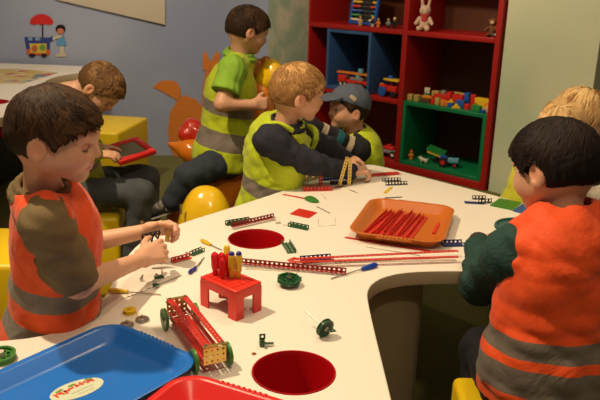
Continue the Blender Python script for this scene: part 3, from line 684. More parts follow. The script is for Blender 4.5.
MB().box((0, 0, .028), (.11, .05, .026)).build('body', PC['red'], t, bevel=.006); MB().box((-.005, 0, .048), (.055, .042, .02), taper=.75).build('cabin', PC['red'], t, bevel=.004)
t = thing('toy_tractor', 'pale blue toy tractor with red wheels inside the green box', 'toy vehicle', SP(.345, .10, .0785), PI-SA+R(22))
for y in (.034, -.034): wheel_(t, .03, y, .032, .018, 'black', 'red'); wheel_(t, -.052, y, .018, .012, 'black', 'red')
MB().box((-.035, 0, .045), (.075, .034, .034)).build('bonnet', PC['lblue'], t, bevel=.005); MB().box((-.072, 0, .044), (.006, .03, .03)).build('grille', PC['black'], t)
MB().box((.03, 0, .062), (.05, .05, .018)).build('seat', PC['blue'], t, bevel=.003); MB().cyl((-.03, .008, .06), (-.03, .008, .095), .003, n=8).build('exhaust', PC['black'], t); MB().cyl((.0, 0, .07), (.008, 0, .082), .012, n=16).build('steering_wheel', PC['black'], t)
t = thing('toy_trailer', 'green and yellow toy tipping trailer behind the pale blue tractor', 'toy vehicle', SP(.47, .15, .0785), PI-SA+R(15))
for y in (.03, -.03): wheel_(t, .0, y, .016, .012, 'black')
q = Matrix.Rotation(R(-14), 3, 'Y'); MB().box((0, 0, .055), (.13, .055, .02), q).build('trailer_floor', PC['yellow'], t, bevel=.002); MB().box((.002, .027, .078), (.13, .004, .032), q).build('trailer_side', PC['green'], t); MB().box((.002, -.027, .078), (.13, .004, .032), q).build('trailer_side', PC['green'], t); MB().box((-.064, 0, .066), (.004, .052, .03), q).build('tailgate', PC['green'], t)
figure('toy_dog', 'white toy dog standing in front of the green trailer', 'toy animal', SP(.505, .045, .0785), [('body', 'white', [((-.022, 0, .022), (.018, 0, .024), (.011, .012)), ((.028, 0, .036), (.011, .010, .011)), ((.03, 0, .034), (.042, 0, .031), (.007, .005)), ((-.02, .006, .02), (-.022, .007, .003), (.005, .004)), ((-.02, -.006, .02), (-.022, -.007, .003), (.005, .004)), ((.016, .006, .02), (.018, .007, .003), (.005, .004)), ((.016, -.006, .02), (.018, -.007, .003), (.005, .004)), ((-.03, 0, .03), (-.04, 0, .042), (.004, .003))]), ('ear', 'brown', [((.024, .008, .042), (.004, .003, .007))]), ('ear', 'brown', [((.024, -.008, .042), (.004, .003, .007))])], PI-SA)
# picture on the blue wall: a cart with a red parasol and a toy girl (flat print)
PY = 5.166
ps = thing('wall_shape', 'flat sticker of a blue cart with red umbrella on the blue wall', 'sticker', ay(38, 57, PY))
def flat(nm, pts, m, par, dy=.0, th=.002, Y=PY):
    n_ = len(pts); mb = MB(); a = [ay(x, y, Y-dy) for x, y in pts]
    mb.add([p+V((0, -o, 0)) for o in (0, th) for p in a], [tuple(range(n_)), tuple(range(2*n_-1, n_-1, -1))]+[(i, i+n_, (i+1) % n_+n_, (i+1) % n_) for i in range(n_)])
    ob = mb.build(nm, m, par, world=par.location); bm = bmesh.new(); bm.from_mesh(ob.data); bmesh.ops.recalc_face_normals(bm, faces=bm.faces); bm.to_mesh(ob.data); bm.free(); return ob
PR = lambda n_, c_: plastic('print_'+n_, c_, .4)
def ellp(cx, cy, rx, ry, n_=20, a0=0, a1=360): return [(cx+rx*math.cos(R(a0+(a1-a0)*i/n_)), cy+ry*math.sin(R(a0+(a1-a0)*i/n_))) for i in range(n_+(a1-a0 < 360))]
flat('umbrella_top', ellp(41.5, 23.5, 11.8, 9.5, 16, 180, 360)+[(49, 25), (45.5, 23.8), (41.5, 25.4), (37.5, 23.8), (34, 25)], PR('red', (.55, .02, .02)), ps)
flat('umbrella_pole', [(41.9, 24), (43.2, 24), (43.3, 38), (42, 38)], PR('navy', (.01, .015, .06)), ps)
flat('cart_body', [(24.3, 37), (50, 37.5), (52.5, 36), (52.8, 41), (50, 42), (49.6, 54.5), (27, 54)], PR('blue', (.025, .05, .22)), ps)
flat('cart_base', [(26.3, 49.5), (50, 49.5), (49.4, 55), (28, 54.8)], PR('cart_red', (.60, .10, .02)), ps, .002)
flat('cart_picture', [(29.5, 43.5), (46.5, 43.5), (46.3, 53), (31, 53)], PR('yellow', (.62, .44, .06)), ps, .004)
flat('cart_picture_patch', ellp(34.5, 48.5, 3, 3.6), PR('patch_red', (.42, .12, .03)), ps, .006); flat('cart_picture_patch', ellp(42.5, 47.5, 3, 3.2), PR('patch_green', (.12, .30, .06)), ps, .006)
flat('cart_tray', [(28, 37.5), (32, 37.5), (32.4, 40.5), (28.5, 40.5)], PR('pale', (.18, .32, .45)), ps, .002); flat('cart_tray', [(35, 37.5), (40, 37.5), (40.4, 40.5), (35.5, 40.5)], PR('pale', (.18, .32, .45)), ps, .002)
for x in (32, 44): flat('cart_wheel', ellp(x, 55.3, 3, 1.9), PR('black', (.01, .01, .012)), ps, .004)
p2 = thing('wall_shape', 'flat sticker of a dark-haired toy girl in a blue dress beside the cart', 'sticker', ay(61, 57, PY))
flat('sticker_legs', [(60, 45), (64, 45), (64, 53), (66.5, 54), (66.5, 56.8), (56, 56.6), (56.5, 54.5), (60, 53)], PR('skin', (.55, .48, .34)), p2)
flat('sticker_dress', [(58.5, 35), (63.5, 35), (66.5, 45), (62, 46.4), (56, 44.5)], PR('dress', (.10, .28, .50)), p2, .002)
flat('sticker_arm', [(52.5, 38), (57, 35.5), (62, 34.5), (62, 36.8), (57, 38.6), (53.2, 40.5)], PR('skin', (.55, .48, .34)), p2, .004)
flat('sticker_hair', ellp(60.5, 28.8, 5.0, 4.2, 20, 160, 380)+[(65, 31.5), (56.5, 31.5)], PR('hair', (.012, .006, .006)), p2, .002)
flat('sticker_face', ellp(60.6, 31.2, 3.3, 2.9), PR('face', (.55, .17, .10)), p2, .004)
# orange giraffe-like shape built flat on the blue wall
OR = mat('print_orange', (.62, .20, .03), .45, noise=.12, nscale=6, stretch=(1, 1, 6))  # plain orange for the flat animal shape
p3 = thing('wall_shape', 'large flat orange animal shape with tail fin on the blue wall', 'sticker', ay(190, 150, PY))
flat('orange_tail', [(153, 87), (160, 81), (170, 80), (177, 82), (180, 88), (181, 95), (178, 101), (172, 97), (163, 92)], OR, p3)
flat('orange_body', [(178, 100), (184, 95), (190, 97), (197, 100), (202, 108), (206, 150), (203, 160), (175, 158), (170, 148), (168, 130), (170, 112)], OR, p3, .0)
flat('orange_neck', [(201, 108), (203, 86), (206, 69), (214, 70), (224, 72), (226, 110), (222, 160), (204, 160), (206, 130)], OR, p3, .001)
flat('orange_horn', [(203, 70), (202.5, 57), (204.5, 50.5), (207, 54), (210.5, 62), (209.5, 70)], OR, p3, .002)
flat('orange_horn', [(209, 70), (211, 61), (216, 52), (220, 53), (219, 62), (219, 72)], OR, p3, .002)
# ------------------------------------------------------------------ trays
def rrect(hx, hy, r, n=8):
    p = []
    for cx, cy, a0 in ((hx-r, hy-r, 0), (-hx+r, hy-r, 90), (-hx+r, -hy+r, 180), (hx-r, -hy+r, 270)):
        for i in range(n+1): a = R(a0+90*i/n); p.append((cx+r*math.cos(a), cy+r*math.sin(a)))
    return p
def tray(label, loc, rz, hx, hy, m, h=.032, r=.055, tiltx=0, grp=None):
    t = thing('tray', label, 'tray', loc, rz, grp); t.rotation_euler = (tiltx, 0, rz)
    prof = [(.034, 0), (.030, .002), (.010, h-.006), (.002, h-.004), (0, h-.001), (.002, h), (.009, h), (.014, h-.003), (.032, .010), (.040, .005), (.052, .0035)]
    mb = MB(); rings = []
    for ins, z in prof: rings.append([(x, y, z) for x, y in rrect(hx-ins, hy-ins, max(r-ins, .004))])
    n_ = len(rings[0]); vs = [v for q in rings for v in q]; fs = []
    for j in range(len(rings)-1):
        for i in range(n_): fs.append((j*n_+i, j*n_+(i+1) % n_, (j+1)*n_+(i+1) % n_, (j+1)*n_+i))
    fs += [tuple(range(n_-1, -1, -1)), tuple((len(rings)-1)*n_+i for i in range(n_))]
    mb.add(vs, fs); mb.build('tray_body', m, t, ang=50)
    for sx in (1, -1):
        g = MB()
        for i in range(9): g.ball((sx*(hx-.004), (i-4)*.011, h-.004), (.0075, .0048, .0065), 12)
        g.box((sx*(hx-.003), 0, h-.006), (.010, .105, .006)); g.build('grip', m, t, ang=60)
    return t
BT = mat('tray_blue', (.016, .16, .60), .26, noise=.03, nscale=5); OT = mat('tray_orange', (.50, .135, .018), .30, noise=.05, nscale=5); RT = mat('tray_red', (.66, .022, .020), .3, noise=.03)
def pcorner(c, e1, e2, a, b): return V(c)+V((*e1, 0)).normalized()*a+V((*e2, 0)).normalized()*b
e1 = V((-.587, -.81, 0)); e2 = V((.81, -.587, 0))
bl = tray('large blue plastic tray with an oval sticker, at the lower left of the table', V((-.392, 1.375, TZ))+e1*.180+e2*.130, math.atan2(-.81, -.587), .190, .135, BT)
# oval sticker in the blue tray
sc_ = az(77, 388, TZ+.0065); st = MB(); sx = (az(105, 378, TZ+.006)-az(53, 397, TZ+.006)); L_ = sx.length/2; ang = math.atan2(sx.y, sx.x)
lc = bl.matrix_basis.inverted()@sc_
STK = plastic('sticker_pale', (.60, .66, .50), .35); STR = plastic('sticker_red', (.65, .06, .02), .35); STG = plastic('sticker_green', (.16, .28, .04), .35); STO = plastic('sticker_olive', (.45, .48, .30), .35)
st.lathe([(1, 0), (1, .0008), (0, .0008)], n=48); st.v = [(x*L_, y*L_*.56, z) for x, y, z in st.v]
def q_(mb): 
    w = Matrix.Translation(lc)@Matrix.Rotation(ang-bl.rotation_euler.z, 4, 'Z'); mb.v = [tuple(w@V((v[0], v[1], v[2]-.0028))) for v in mb.v]; return mb
so = q_(st).build('sticker', STK, bl)
w_ = MB()
for i, (x, y, a, w2, h2) in enumerate(((-.78, .05, 15, .07, .30), (-.66, .15, -30, .17, .10), (-.54, .12, 20, .08, .30), (-.38, .20, 0, .16, .11), (-.40, .08, 10, .08, .28), (-.25, .22, -25, .08, .22), (-.12, .30, 10, .14, .12), (.06, .42, 0, .08, .26), (.15, .35, -20, .14, .10), (.27, .42, 12, .08, .26), (.40, .45, 0, .13, .11), (.52, .40, -15, .08, .24), (.62, .40, 20, .12, .12), (.70, .32, 0, .07, .2))):
    w_.box((x*L_, y*L_*.56, .0011), (w2*L_, h2*L_*.9, .0005), Matrix.Rotation(R(a), 3, 'Z'))
q_(w_).build('sticker_lettering', STR, so)
w_ = MB()
for x, y in ((-.62, .42), (-.5, .5), (-.1, .58), (.0, .62), (.66, .62), (.55, .68)): w_.ball((x*L_, y*L_*.56, .0010), (.10*L_, .07*L_, .0006), 10)
q_(w_).build('sticker_leaves', STG, so)
w_ = MB()
for i in range(8): w_.box(((-.25+i*.11)*L_, (-.30+.02*i)*L_*.56, .0011), (.075*L_, .05*L_, .0005))
for i in range(5): w_.box(((-.05+i*.13)*L_, (-.62+.02*i)*L_*.56, .0011), (.09*L_, .04*L_, .0005))
q_(w_).build('sticker_small_print', STO, so)
ot = tray('orange-brown plastic tray holding long red strips, on the middle of the table', (.322, 2.112, TZ), R(73.5), .184, .140, OT)
ra = az(188, 377, TZ+.03); rdir = (az(268, 401, TZ+.03)-az(196, 379, TZ+.03)).normalized(); rn = V((rdir.y, -rdir.x, 0)); rn = rn if rn.y < 0 else -rn
rc = ra+rdir*.115+rn*.175; rc.z = TZ+.0005
tray('red plastic tray cut off by the lower edge, overlapping the blue tray', rc, math.atan2(rn.y, rn.x), .182, .128, RT, h=.038)
# red strips in the orange tray
STRIP = plastic('strip_red', (.60, .035, .018), .4)
q = ot.matrix_basis
sp_ = [(-.098, 3, .0), (-.085, 0, .006), (-.070, 4, .0), (-.056, 2, .006), (-.043, 5, .010), (-.029, 1, .0), (-.016, 3, .008), (-.003, 5, .0), (.011, 2, .006), (.026, 4, .0)]
for i, (yy, rz, zz) in enumerate(sp_):
    Ls = .250-(i % 3)*.014
    mb = MB(); mb.box((0, 0, .0012), (Ls, .0150, .0016)); mb.box((0, .0068, .0060), (Ls, .0016, .0110)); 
    for k in range(6): mb.box((-Ls*.42+k*Ls*.168, 0, .0022), (.003, .0115, .0014))
    o = mb.build('plastic_strip', STRIP, bevel=.0004); P = q@V((-.002-(i % 2)*.008, -yy-.016, .0055+zz*.8)); o.location = P; o.rotation_euler = (R(12-(i*7 % 14)), 0, q.to_euler().z+R(rz-9))
    side = 'leftmost' if i == 0 else 'rightmost' if i == 9 else None
    tag(o, ('%s long red plastic strip of the bunch in the orange tray' % side) if side else 'long red plastic strip lying in the middle of the bunch in the orange tray', 'strip', 'red strips bunched in the orange tray')
o = MB().box((0, 0, .003), (.10, .009, .004)).build('plastic_strip', STRIP, bevel=.0006); P = q@V((.01, -.098, .0055)); o.location = P; o.rotation_euler = (0, 0, q.to_euler().z+R(-2)); tag(o, 'short red plastic strip lying apart at the right side of the orange tray', 'strip')
# ------------------------------------------------------------------ metal construction parts
def paint(n_, c_): return mat('paint_'+n_, c_, .32, noise=.05, spec=.6)
PT = dict(red=paint('red', (.55, .030, .018)), dred=paint('dark_red', (.26, .012, .010)), green=paint('green', (.012, .085, .028)), lgreen=paint('mid_green', (.05, .20, .03)), blue=paint('blue', (.01, .03, .17)), black=paint('black', (.010, .013, .014)), gold=mat('brass', (.60, .42, .12), .3, metal=.8), steel=mat('steel', (.55, .52, .46), .28, metal=1), yellow=paint('yellow', (.75, .52, .01)), white=paint('white', (.6, .55, .42)), grey=paint('grey', (.15, .14, .11)))
def strip_obj(name, label, cat, p0, p1, c_, ny=1, kind='flat', z=.0004, group=None, nx=None, pz=.0127, extra=None, hr=.0026):
    """perforated part from p0 to p1 (points on the table); kind flat, angle, channel"""
    a = V(p0); b = V(p1); L = (b-a).length; nx = nx or max(2, round(L/pz)); p = L/nx
    mb = MB(); W_ = ny*p
    if kind == 'flat': mb.perf(nx, ny, p, hr*p/.0127)
    if kind == 'angle':
        mb.perf(nx, ny, p, hr*p/.0127); mb.perf(nx, 1, p, hr*p/.0127, tf=Matrix.Translation((0, W_/2, p/2))@Matrix.Rotation(R(90), 4, 'X'))
    if kind == 'channel':
        hr = max(hr, .0036)
        mb.perf(nx, ny, p, hr*p/.0127)
        for s_ in (1, -1): mb.perf(nx, 1, p, hr*p/.0127, tf=Matrix.Translation((0, s_*W_/2, p/2))@Matrix.Rotation(R(90), 4, 'X'))
    o = mb.build(name, PT[c_], ang=30); o.location = (a.x, a.y, a.z+z); o.rotation_euler = (0, 0, math.atan2(b.y-a.y, b.x-a.x)); o.data['pitch'] = p
    return tag(o, label, cat, group)
def T(x, y, dz=0): return az(x, y, TZ+dz)
def pulley(name, label, c_, loc, r, rot=(0, 0, 0), w=.007, spokes=True, group=None, rod=None, hub='gold', cat='wheel'):
    t = thing(name, label, cat, loc, 0, group); t.rotation_euler = rot; h = w/2
    mb = MB()
    mb.lathe([(r*.80, -h), (r, -h), (r, -h*.7), (r*.90, -h*.1), (r*.90, h*.1), (r, h*.7), (r, h), (r*.80, h), (r*.80, -h)], n=40); mb.build('rim', PT[c_], t, ang=40)
    d = MB(); k = 8 if spokes else 0
    if k:
        N = 64; vs = []; fs = []           # disc with round holes: ring of cells
        for z in (-.0008, .0008):
            for j in range(k):
                a0 = 2*PI*j/k
                ca = (r*.52*math.cos(a0), r*.52*math.sin(a0)); hr = r*.15
                for m_ in range(8):
                    aa = a0+2*PI*m_/8; vs.append((ca[0]+hr*math.cos(aa), ca[1]+hr*math.sin(aa), z))
                for rr, da in ((.84, 0), (.84, PI/k), (.52, PI/k), (.22, PI/k), (.22, 0), (.22, -PI/k), (.52, -PI/k), (.84, -PI/k)):
                    vs.append((r*rr*math.cos(a0+da), r*rr*math.sin(a0+da), z))
        hf = k*16
        for zi in (0, 1):
            for j in range(k):
                b0 = zi*hf+j*16
                for m_ in range(8):
                    q_2 = (m_+1) % 8; f = (b0+m_, b0+8+m_, b0+8+q_2, b0+q_2); fs.append(f if zi else f[::-1])
        for j in range(k):
            for m_ in range(8):
                q_2 = (m_+1) % 8; b0 = j*16; fs.append((b0+m_, b0+q_2, hf+b0+q_2, hf+b0+m_))
        d.add(vs, fs)
    else: d.lathe([(r*.84, -.0012), (r*.84, .0012), (0, .0018), (0, -.0018)][:3], n=32); d.lathe([(0, -.0012), (r*.84, -.0012)], n=32)
    d.build('disc', PT[c_], t, ang=20)
    MB().lathe([(r*.24, -h*1.3), (r*.24, h*1.8), (r*.12, h*1.9), (0, h*1.9)], n=20).build('hub', PT[hub], t)
    if rod: MB().cyl((0, 0, rod[0]), (0, 0, rod[1]), .0018, n=10).build('axle', PT['steel'], t)
    return t
# --- toy car of metal strips
cA = T(164, 329); cB = T(193, 372); cC = T(231, 369)
ax_ = (cB-cA); Lc = ax_.length; ux = ax_.normalized(); uy = V((-ux.y, ux.x, 0)); wc = (cC-cB).length
ct = thing('toy_car', 'red metal construction kit car with green wheels, in front of the blue tray', 'toy vehicle', (cA+cB)/2+uy*wc/2, math.atan2(ux.y, ux.x))
hw = wc/2-.012; hl = Lc/2
for x, y in ((hl, hw+.010), (hl, -hw-.010), (-hl, hw+.010), (-hl, -hw-.010)):
    rr = .0235; mb = MB(); w = .007
    mb.lathe([(rr*.78, -w/2), (rr, -w/2), (rr, -w*.3), (rr*.93, 0), (rr, w*.3), (rr, w/2), (rr*.78, w/2), (rr*.78, -w/2)], (x, y, rr), 36, axis=(0, 1, 0))
    wo = mb.build('wheel', PT['lgreen'], ct, ang=40)
    sp2 = MB()
    for k in range(6): a_ = PI*k/3; sp2.box((x+rr*.45*math.cos(a_), y, rr+rr*.45*math.sin(a_)), (rr*.8, .002, .004), Matrix.Rotation(-a_, 3, 'Y'))
    sp2.cyl((x, y-.005, rr), (x, y+.005, rr), .005, n=14); sp2.build('spokes', PT['lgreen'], wo)
for x in (hl, -hl): MB().cyl((x, -hw-.018, .0235), (x, hw+.018, .0235), .0019, n=10).build('axle', PT['steel'], ct)
FL = Lc+.045; npx = round(FL/.0127); pp_ = FL/npx; wy = 2*hw-.004
for s_, zz in ((1, .0585), (-1, .0585)):
    MB().perf(npx, 1, pp_, .0022, .0012, tf=Matrix.Translation((-FL/2, s_*(wy/2-.006), zz))).build('side_rail', PT['red'], ct)
for s_ in (1, -1): MB().perf(npx, 1, pp_, .0022, .0012, tf=Matrix.Translation((-FL/2, s_*wy/2, .027))@Matrix.Rotation(R(90), 4, 'X')).build('girder', PT['red'], ct)
MB().perf(npx, 2, pp_, .0018, .0012, tf=Matrix.Translation((-FL/2, -wy/2+.014, .021))).build('floor_plate', PT['red'], ct)
MB().perf(npx, 1, pp_, .0018, .0012, tf=Matrix.Translation((-FL/2, wy/2-.010, .0215))).build('floor_plate', PT['red'], ct)
for s_ in (1, -1):
    nx_ = max(3, round(wy/.0127)); MB().perf(nx_, 3, wy/nx_, .0024, .0012, tf=Matrix.Translation((s_*FL/2, -wy/2, .040))@Matrix.Rotation(R(90), 4, 'Z')@Matrix.Rotation(R(90), 4, 'X')).build('end_plate', PT['gold'], ct)
    MB().box((s_*(FL/2-.004), 0, .0592), (.008, wy, .0012)).build('end_flange', PT['gold'], ct)
for s_ in (1, -1):
    for e_ in (1, -1):
        MB().cyl((e_*(FL/2-.006), s_*(wy/2-.006), .0595), (e_*(FL/2-.006), s_*(wy/2-.006), .0625), .0032, n=10).build('bolt', PT['steel'], ct)
for i in range(5): MB().cyl((-.06+i*.028, wy*.1*((-1)**i), .0225), (-.06+i*.028, wy*.1*((-1)**i), .026), .003, n=10).build('bolt', PT['steel'], ct)
# --- red stool with the screwdrivers
sA = V((-.228, 1.532, 0)); sB = V((-.135, 1.45, 0)); sC = V((-.086, 1.511, 0)); ex = (sB-sA).normalized(); ey = V((-ex.y, ex.x, 0)); sc0 = (sA+sC)/2+V((.004, 0, TZ))
hx = (sB-sA).length/2-.002; hy = .040; hs = .072
SR = plastic('stool_red', (.70, .035, .020), .32)
stt = thing('screwdriver_stand', 'small red plastic stool used as a stand for screwdrivers', 'stand', sc0, math.atan2(ex.y, ex.x))
Tm = stt.matrix_basis.copy() if False else (Matrix.Translation(sc0)@Matrix.Rotation(math.atan2(ex.y, ex.x), 4, 'Z'))
mb = MB(); mb.box((0, 0, hs-.005), (2*hx, 2*hy, .010)); mb.build('stand_top', SR, stt, bevel=.0025)
gm = MB()
for i in range(5): gm.box((0, (i-2)*.014, hs+.0006), (2*hx*.86, .0018, .0012))
for i in range(6): gm.box(((i-2.5)*.016, 0, hs+.0006), (.0018, 2*hy*.84, .0012))
gm.build('stand_top_ribs', SR, stt)
for x in (-1, 1):
    for y in (-1, 1): 
        l2 = MB(); l2.prism([(x*hx, y*hy), (x*(hx-.026), y*hy), (x*(hx-.026), y*(hy-.004)), (x*(hx-.004), y*(hy-.004)), (x*(hx-.004), y*(hy-.024)), (x*hx, y*(hy-.024))], 0, hs-.0095)
        o = l2.build('leg', SR, stt); bm = bmesh.new(); bm.from_mesh(o.data); bmesh.ops.recalc_face_normals(bm, faces=bm.faces); bm.to_mesh(o.data); bm.free()
for y in (-1, 1): MB().box((0, y*(hy-.002), hs-.016), (2*hx-.052, .004, .014)).build('apron', SR, stt)
for x in (-1, 1): MB().box((x*(hx-.002), 0, hs-.016), (.004, 2*hy-.048, .014)).build('apron', SR, stt)
def clear(n_, c_): return mat('clear_'+n_, c_, .08, trans=.35, spec=.6, ior=1.4)
CL = dict(red=clear('red', (.80, .02, .03)), yellow=clear('yellow', (.85, .62, .05)), blue=plastic('handle_blue', (.01, .06, .45), .2), navy=plastic('handle_navy', (.02, .03, .25), .2))
def screwdriver(label, base, tip, c_, hl_=.05, r=.0062, cap=None, group=None, sl=None):
    """base is the handle end, tip is the blade end"""
    base = V(base); tip = V(tip); d = (tip-base).normalized(); L = (tip-base).length
    t = thing('screwdriver', label, 'screwdriver', base, 0, group); dl = d; x = dl.orthogonal().normalized(); y = dl.cross(x)
    N = 36; prof = [(.35, 0), (.85, .004), (1, .010), (1.0, hl_*.55), (.92, hl_*.72), (.70, hl_*.80), (.78, hl_*.93), (.6, hl_)]
    vs = []; fs = []
    for f_, z in prof:
        for i in range(N): a_ = 2*PI*i/N; fl_ = 1-.10*(math.cos(a_*6) > .3)*(.008 < z < hl_*.78); vs.append(dl*z+(x*math.cos(a_)+y*math.sin(a_))*r*f_*fl_)
    for j in range(len(prof)-1):
        for i in range(N): fs.append((j*N+i, j*N+(i+1) % N, (j+1)*N+(i+1) % N, (j+1)*N+i))
    fs += [tuple(range(N-1, -1, -1)), tuple((len(prof)-1)*N+i for i in range(N))]
    MB().add(vs, fs).build('handle', CL[c_], t, ang=40)
    MB().cyl(dl*hl_*.9, dl*L, .0016, n=10).build('blade', PT['steel'], t)
    if cap: MB().ball(dl*.002, r*.85, 14).build('end_cap', CL[cap], t)
    return t
def hold(px, py, lx, ly, lab, c_, cap=None, lean=(0, 0), hl_=.056, r=.0080):
    b_ = Tm@V((lx+lean[0], ly+lean[1], hs+hl_+.0)); a_ = Tm@V((lx-lean[0]*.8, ly-lean[1]*.8, hs-.045)); return screwdriver(lab, b_, a_, c_, hl_*.97, r, cap, 'screwdrivers standing in the red stand')
hold(0, 0, -.041, -.010, 'clear red handled screwdriver, leftmost in the red stand', 'red', lean=(-.002, 0), r=.0088)
hold(0, 0, -.029, -.001, 'clear red handled screwdriver, second from left in the red stand', 'red', lean=(-.001, 0), r=.0088)
hold(0, 0, -.0165, .009, 'clear red handled screwdriver, third from left in the red stand', 'red', hl_=.056, r=.0088)
hold(0, 0, -.016, -.012, 'clear red handled screwdriver, rightmost red one in the stand', 'red', lean=(.001, 0), hl_=.050)
hold(0, 0, -.003, .006, 'clear yellow screwdriver with blue end in the middle of the stand', 'yellow', 'navy', hl_=.06)
hold(0, 0, .009, .015, 'clear yellow screwdriver with blue end, rightmost in the stand', 'yellow', 'navy', (.002, 0), hl_=.062)
hold(0, 0, -.034, .022, 'clear yellow screwdriver leaning left at the back of the stand', 'yellow', None, (-.014, .010), hl_=.062)
# --- loose screwdrivers
def laid(lab, a_, b_, c_, hl_, r=.0068, cap=None):
    A_ = T(*a_); B_ = T(*b_); A_.z = TZ+r+.0003; B_.z = TZ+.0025; return screwdriver(lab, A_, B_, c_, hl_, r, cap)
laid('blue handled screwdriver lying beside the long dark red strip', (377, 267), (331, 279.5), 'blue', .053, .0072)
laid('yellow handled screwdriver lying beside the boy\'s forearm', (108, 292.5), (161, 295.5), 'yellow', .050, .0060)
laid('blue handled screwdriver nearest the red stand, under the boy\'s hands', (189, 275), (201, 263.5), 'navy', .030, .0055)
laid('second blue screwdriver pointing up at the boy\'s hands', (193, 272.5), (204, 258.5), 'navy', .026, .005)
laid('yellow handled screwdriver lying behind the red stand', (201, 242), (222, 251), 'yellow', .045, .006)
# --- perforated strips and plates on the table
strip_obj('perforated_strip', 'long dark red perforated strip lying in front of the blue plate', 'metal strip', T(241, 263.5, .006), T(346, 273.5, .006), 'dred', 1, 'angle', .0004, hr=.0032)
strip_obj('perforated_strip', 'long bare metal strip lying in the shadow behind the dark red strip', 'metal strip', T(245, 268.5), T(300, 271.5), 'white', 1)
strip_obj('perforated_plate', 'dark blue perforated channel under the ends of two long red strips', 'metal plate', T(301, 262), T(332, 259.5), 'blue', 2, 'channel')
strip_obj('perforated_strip', 'upper of two long orange-red strips running under the orange tray', 'metal strip', T(292, 259.5, .016), T(458, 251, .016), 'red', 1, nx=34)
strip_obj('perforated_strip', 'lower of two long orange-red strips, crossing the blue channel', 'metal strip', T(289, 262.5, .015), T(458, 257, .015), 'red', 1, nx=34)
strip_obj('perforated_strip', 'pale bare strip lying just in front of the long red strips', 'metal strip', T(335, 262.5), T(456, 260), 'white', 1, nx=30, pz=.0127)
strip_obj('perforated_strip', 'red strip poking out from under the left side of the orange tray', 'metal strip', T(345, 237.5), T(430, 251.5), 'red', 1)
strip_obj('perforated_plate', 'dark blue perforated girder between the orange tray and the right sleeve', 'metal plate', T(442, 245.5), T(463, 245), 'blue', 2, 'channel')
strip_obj('perforated_strip', 'dark red perforated strip leaning over the green one, behind the far red bin', 'metal strip', T(232, 227.5, .007), T(275, 217.5, .007), 'dred', 1, 'angle', hr=.003)
strip_obj('perforated_strip', 'short green perforated channel behind the far red bin', 'metal strip', T(226, 225.5), T(250, 221.5), 'green', 1, 'channel')
strip_obj('perforated_strip', 'small yellow strip end beside the green channel', 'metal strip', T(244, 220.5), T(253, 219), 'yellow', 1)
strip_obj('perforated_plate', 'green channel bracket with upturned ends behind the far red bin', 'metal bracket', T(289, 226), T(308, 230), 'green', 1, 'channel')
strip_obj('perforated_plate', 'green channel bracket at the right rim of the far red bin', 'metal bracket', T(285.5, 243), T(292, 253.5), 'green', 2, 'channel')
o = MB().prism([(0, 0), (.088, -.012), (.070, -.055), (-.018, -.040)][::-1], 0, .0012).build('metal_plate', PT['red']); 
pq = [T(299, 208.6), T(317.5, 212.8), T(308.5, 218.6), T(289.5, 214.2)]; o.data.clear_geometry(); mb = MB(); mb.prism([(p.x-pq[0].x, p.y-pq[0].y) for p in pq][::-1], 0, .0012); bpy.data.objects.remove(o)
o = mb.build('metal_plate', PT['red']); o.location = pq[0]; tag(o, 'flat plain red metal plate lying on the open middle of the table', 'metal plate')
strip_obj('perforated_strip', 'thin red strip with its tip on the green leaf-shaped plate', 'metal strip', T(283, 194.5), T(309, 199.5), 'red', 1, pz=.012)
lf = [T(304, 197.6), T(312, 196), T(321, 203), T(313, 203.6), T(305, 200.8)]; mb = MB(); mb.prism([(p.x-lf[0].x, p.y-lf[0].y) for p in chaikin([(q.x, q.y, 0) for q in lf], 2) and [V((x, y, 0)) for x, y in chaikin([(q.x, q.y) for q in lf], 2)]][::-1], 0, .0018)
o = mb.build('metal_plate', PT['lgreen']); o.location = lf[0]+V((0, 0, .0016)); tag(o, 'green leaf-shaped metal plate beside the thin red strip', 'metal plate')
# nest of parts by the blond boy's sleeve
strip_obj('perforated_plate', 'red perforated channel lying flat at the blond boy\'s sleeve', 'metal plate', T(303, 190.5), T(332, 190), 'red', 2, 'channel')
strip_obj('perforated_strip', 'black perforated channel under the crossed brass strips', 'metal strip', T(330, 184.5), T(352, 184), 'black', 1, 'channel')
strip_obj('perforated_strip', 'blue perforated strip partly hidden under the blond boy\'s arm', 'metal strip', T(322, 180.5), T(344, 179), 'blue', 1, 'angle')
strip_obj('perforated_strip', 'dark red perforated strip between the red channel and the black one', 'metal strip', T(328, 189), T(344, 186.5), 'dred', 1)
def upright(lab, a_, b_, Y, c_, w=.011, Y2=None):
    A_ = T(*a_); A_.z = TZ+.001; B_ = ay(b_[0], b_[1], Y2 or A_.y); d = (B_-A_); L = d.length; nx = round(L/.0127)
    mb = MB().perf(nx, 1, L/nx, .0026, .0012); m4 = tf_from((0, 0, 0), d, (1, 0, 0) if abs(d.normalized().x) < .5 else (0, 1, 0)); mb.v = [tuple(m4@V(v)) for v in mb.v]
    o = mb.build('perforated_strip', PT[c_]); o.location = A_; return tag(o, lab, 'metal strip')
upright('red perforated strip standing upright at the blond boy\'s sleeve', (320.5, 187), (320.5, 160), 0, 'red')
upright('left brass perforated strip leaning against the blond boy\'s sleeve', (339, 187), (347.5, 157), 0, 'gold', Y2=T(339, 187).y-.03)
upright('right brass perforated strip standing in the black channel', (349, 186), (350.5, 159), 0, 'gold', Y2=T(349, 186).y-.015)
strip_obj('perforated_plate', 'red perforated plate under the blond boy\'s fingers', 'metal plate', T(366, 176), T(399, 173.5), 'red', 3, 'flat', .002)
strip_obj('perforated_strip', 'upper black girder beside the blond boy\'s hand', 'metal strip', T(382.5, 181.5), T(401, 181), 'black', 1, 'angle', hr=.0044)
strip_obj('perforated_strip', 'lower black girder beside the blond boy\'s hand', 'metal strip', T(386, 185.5), T(407.5, 184.5), 'black', 1, 'angle', hr=.0044)
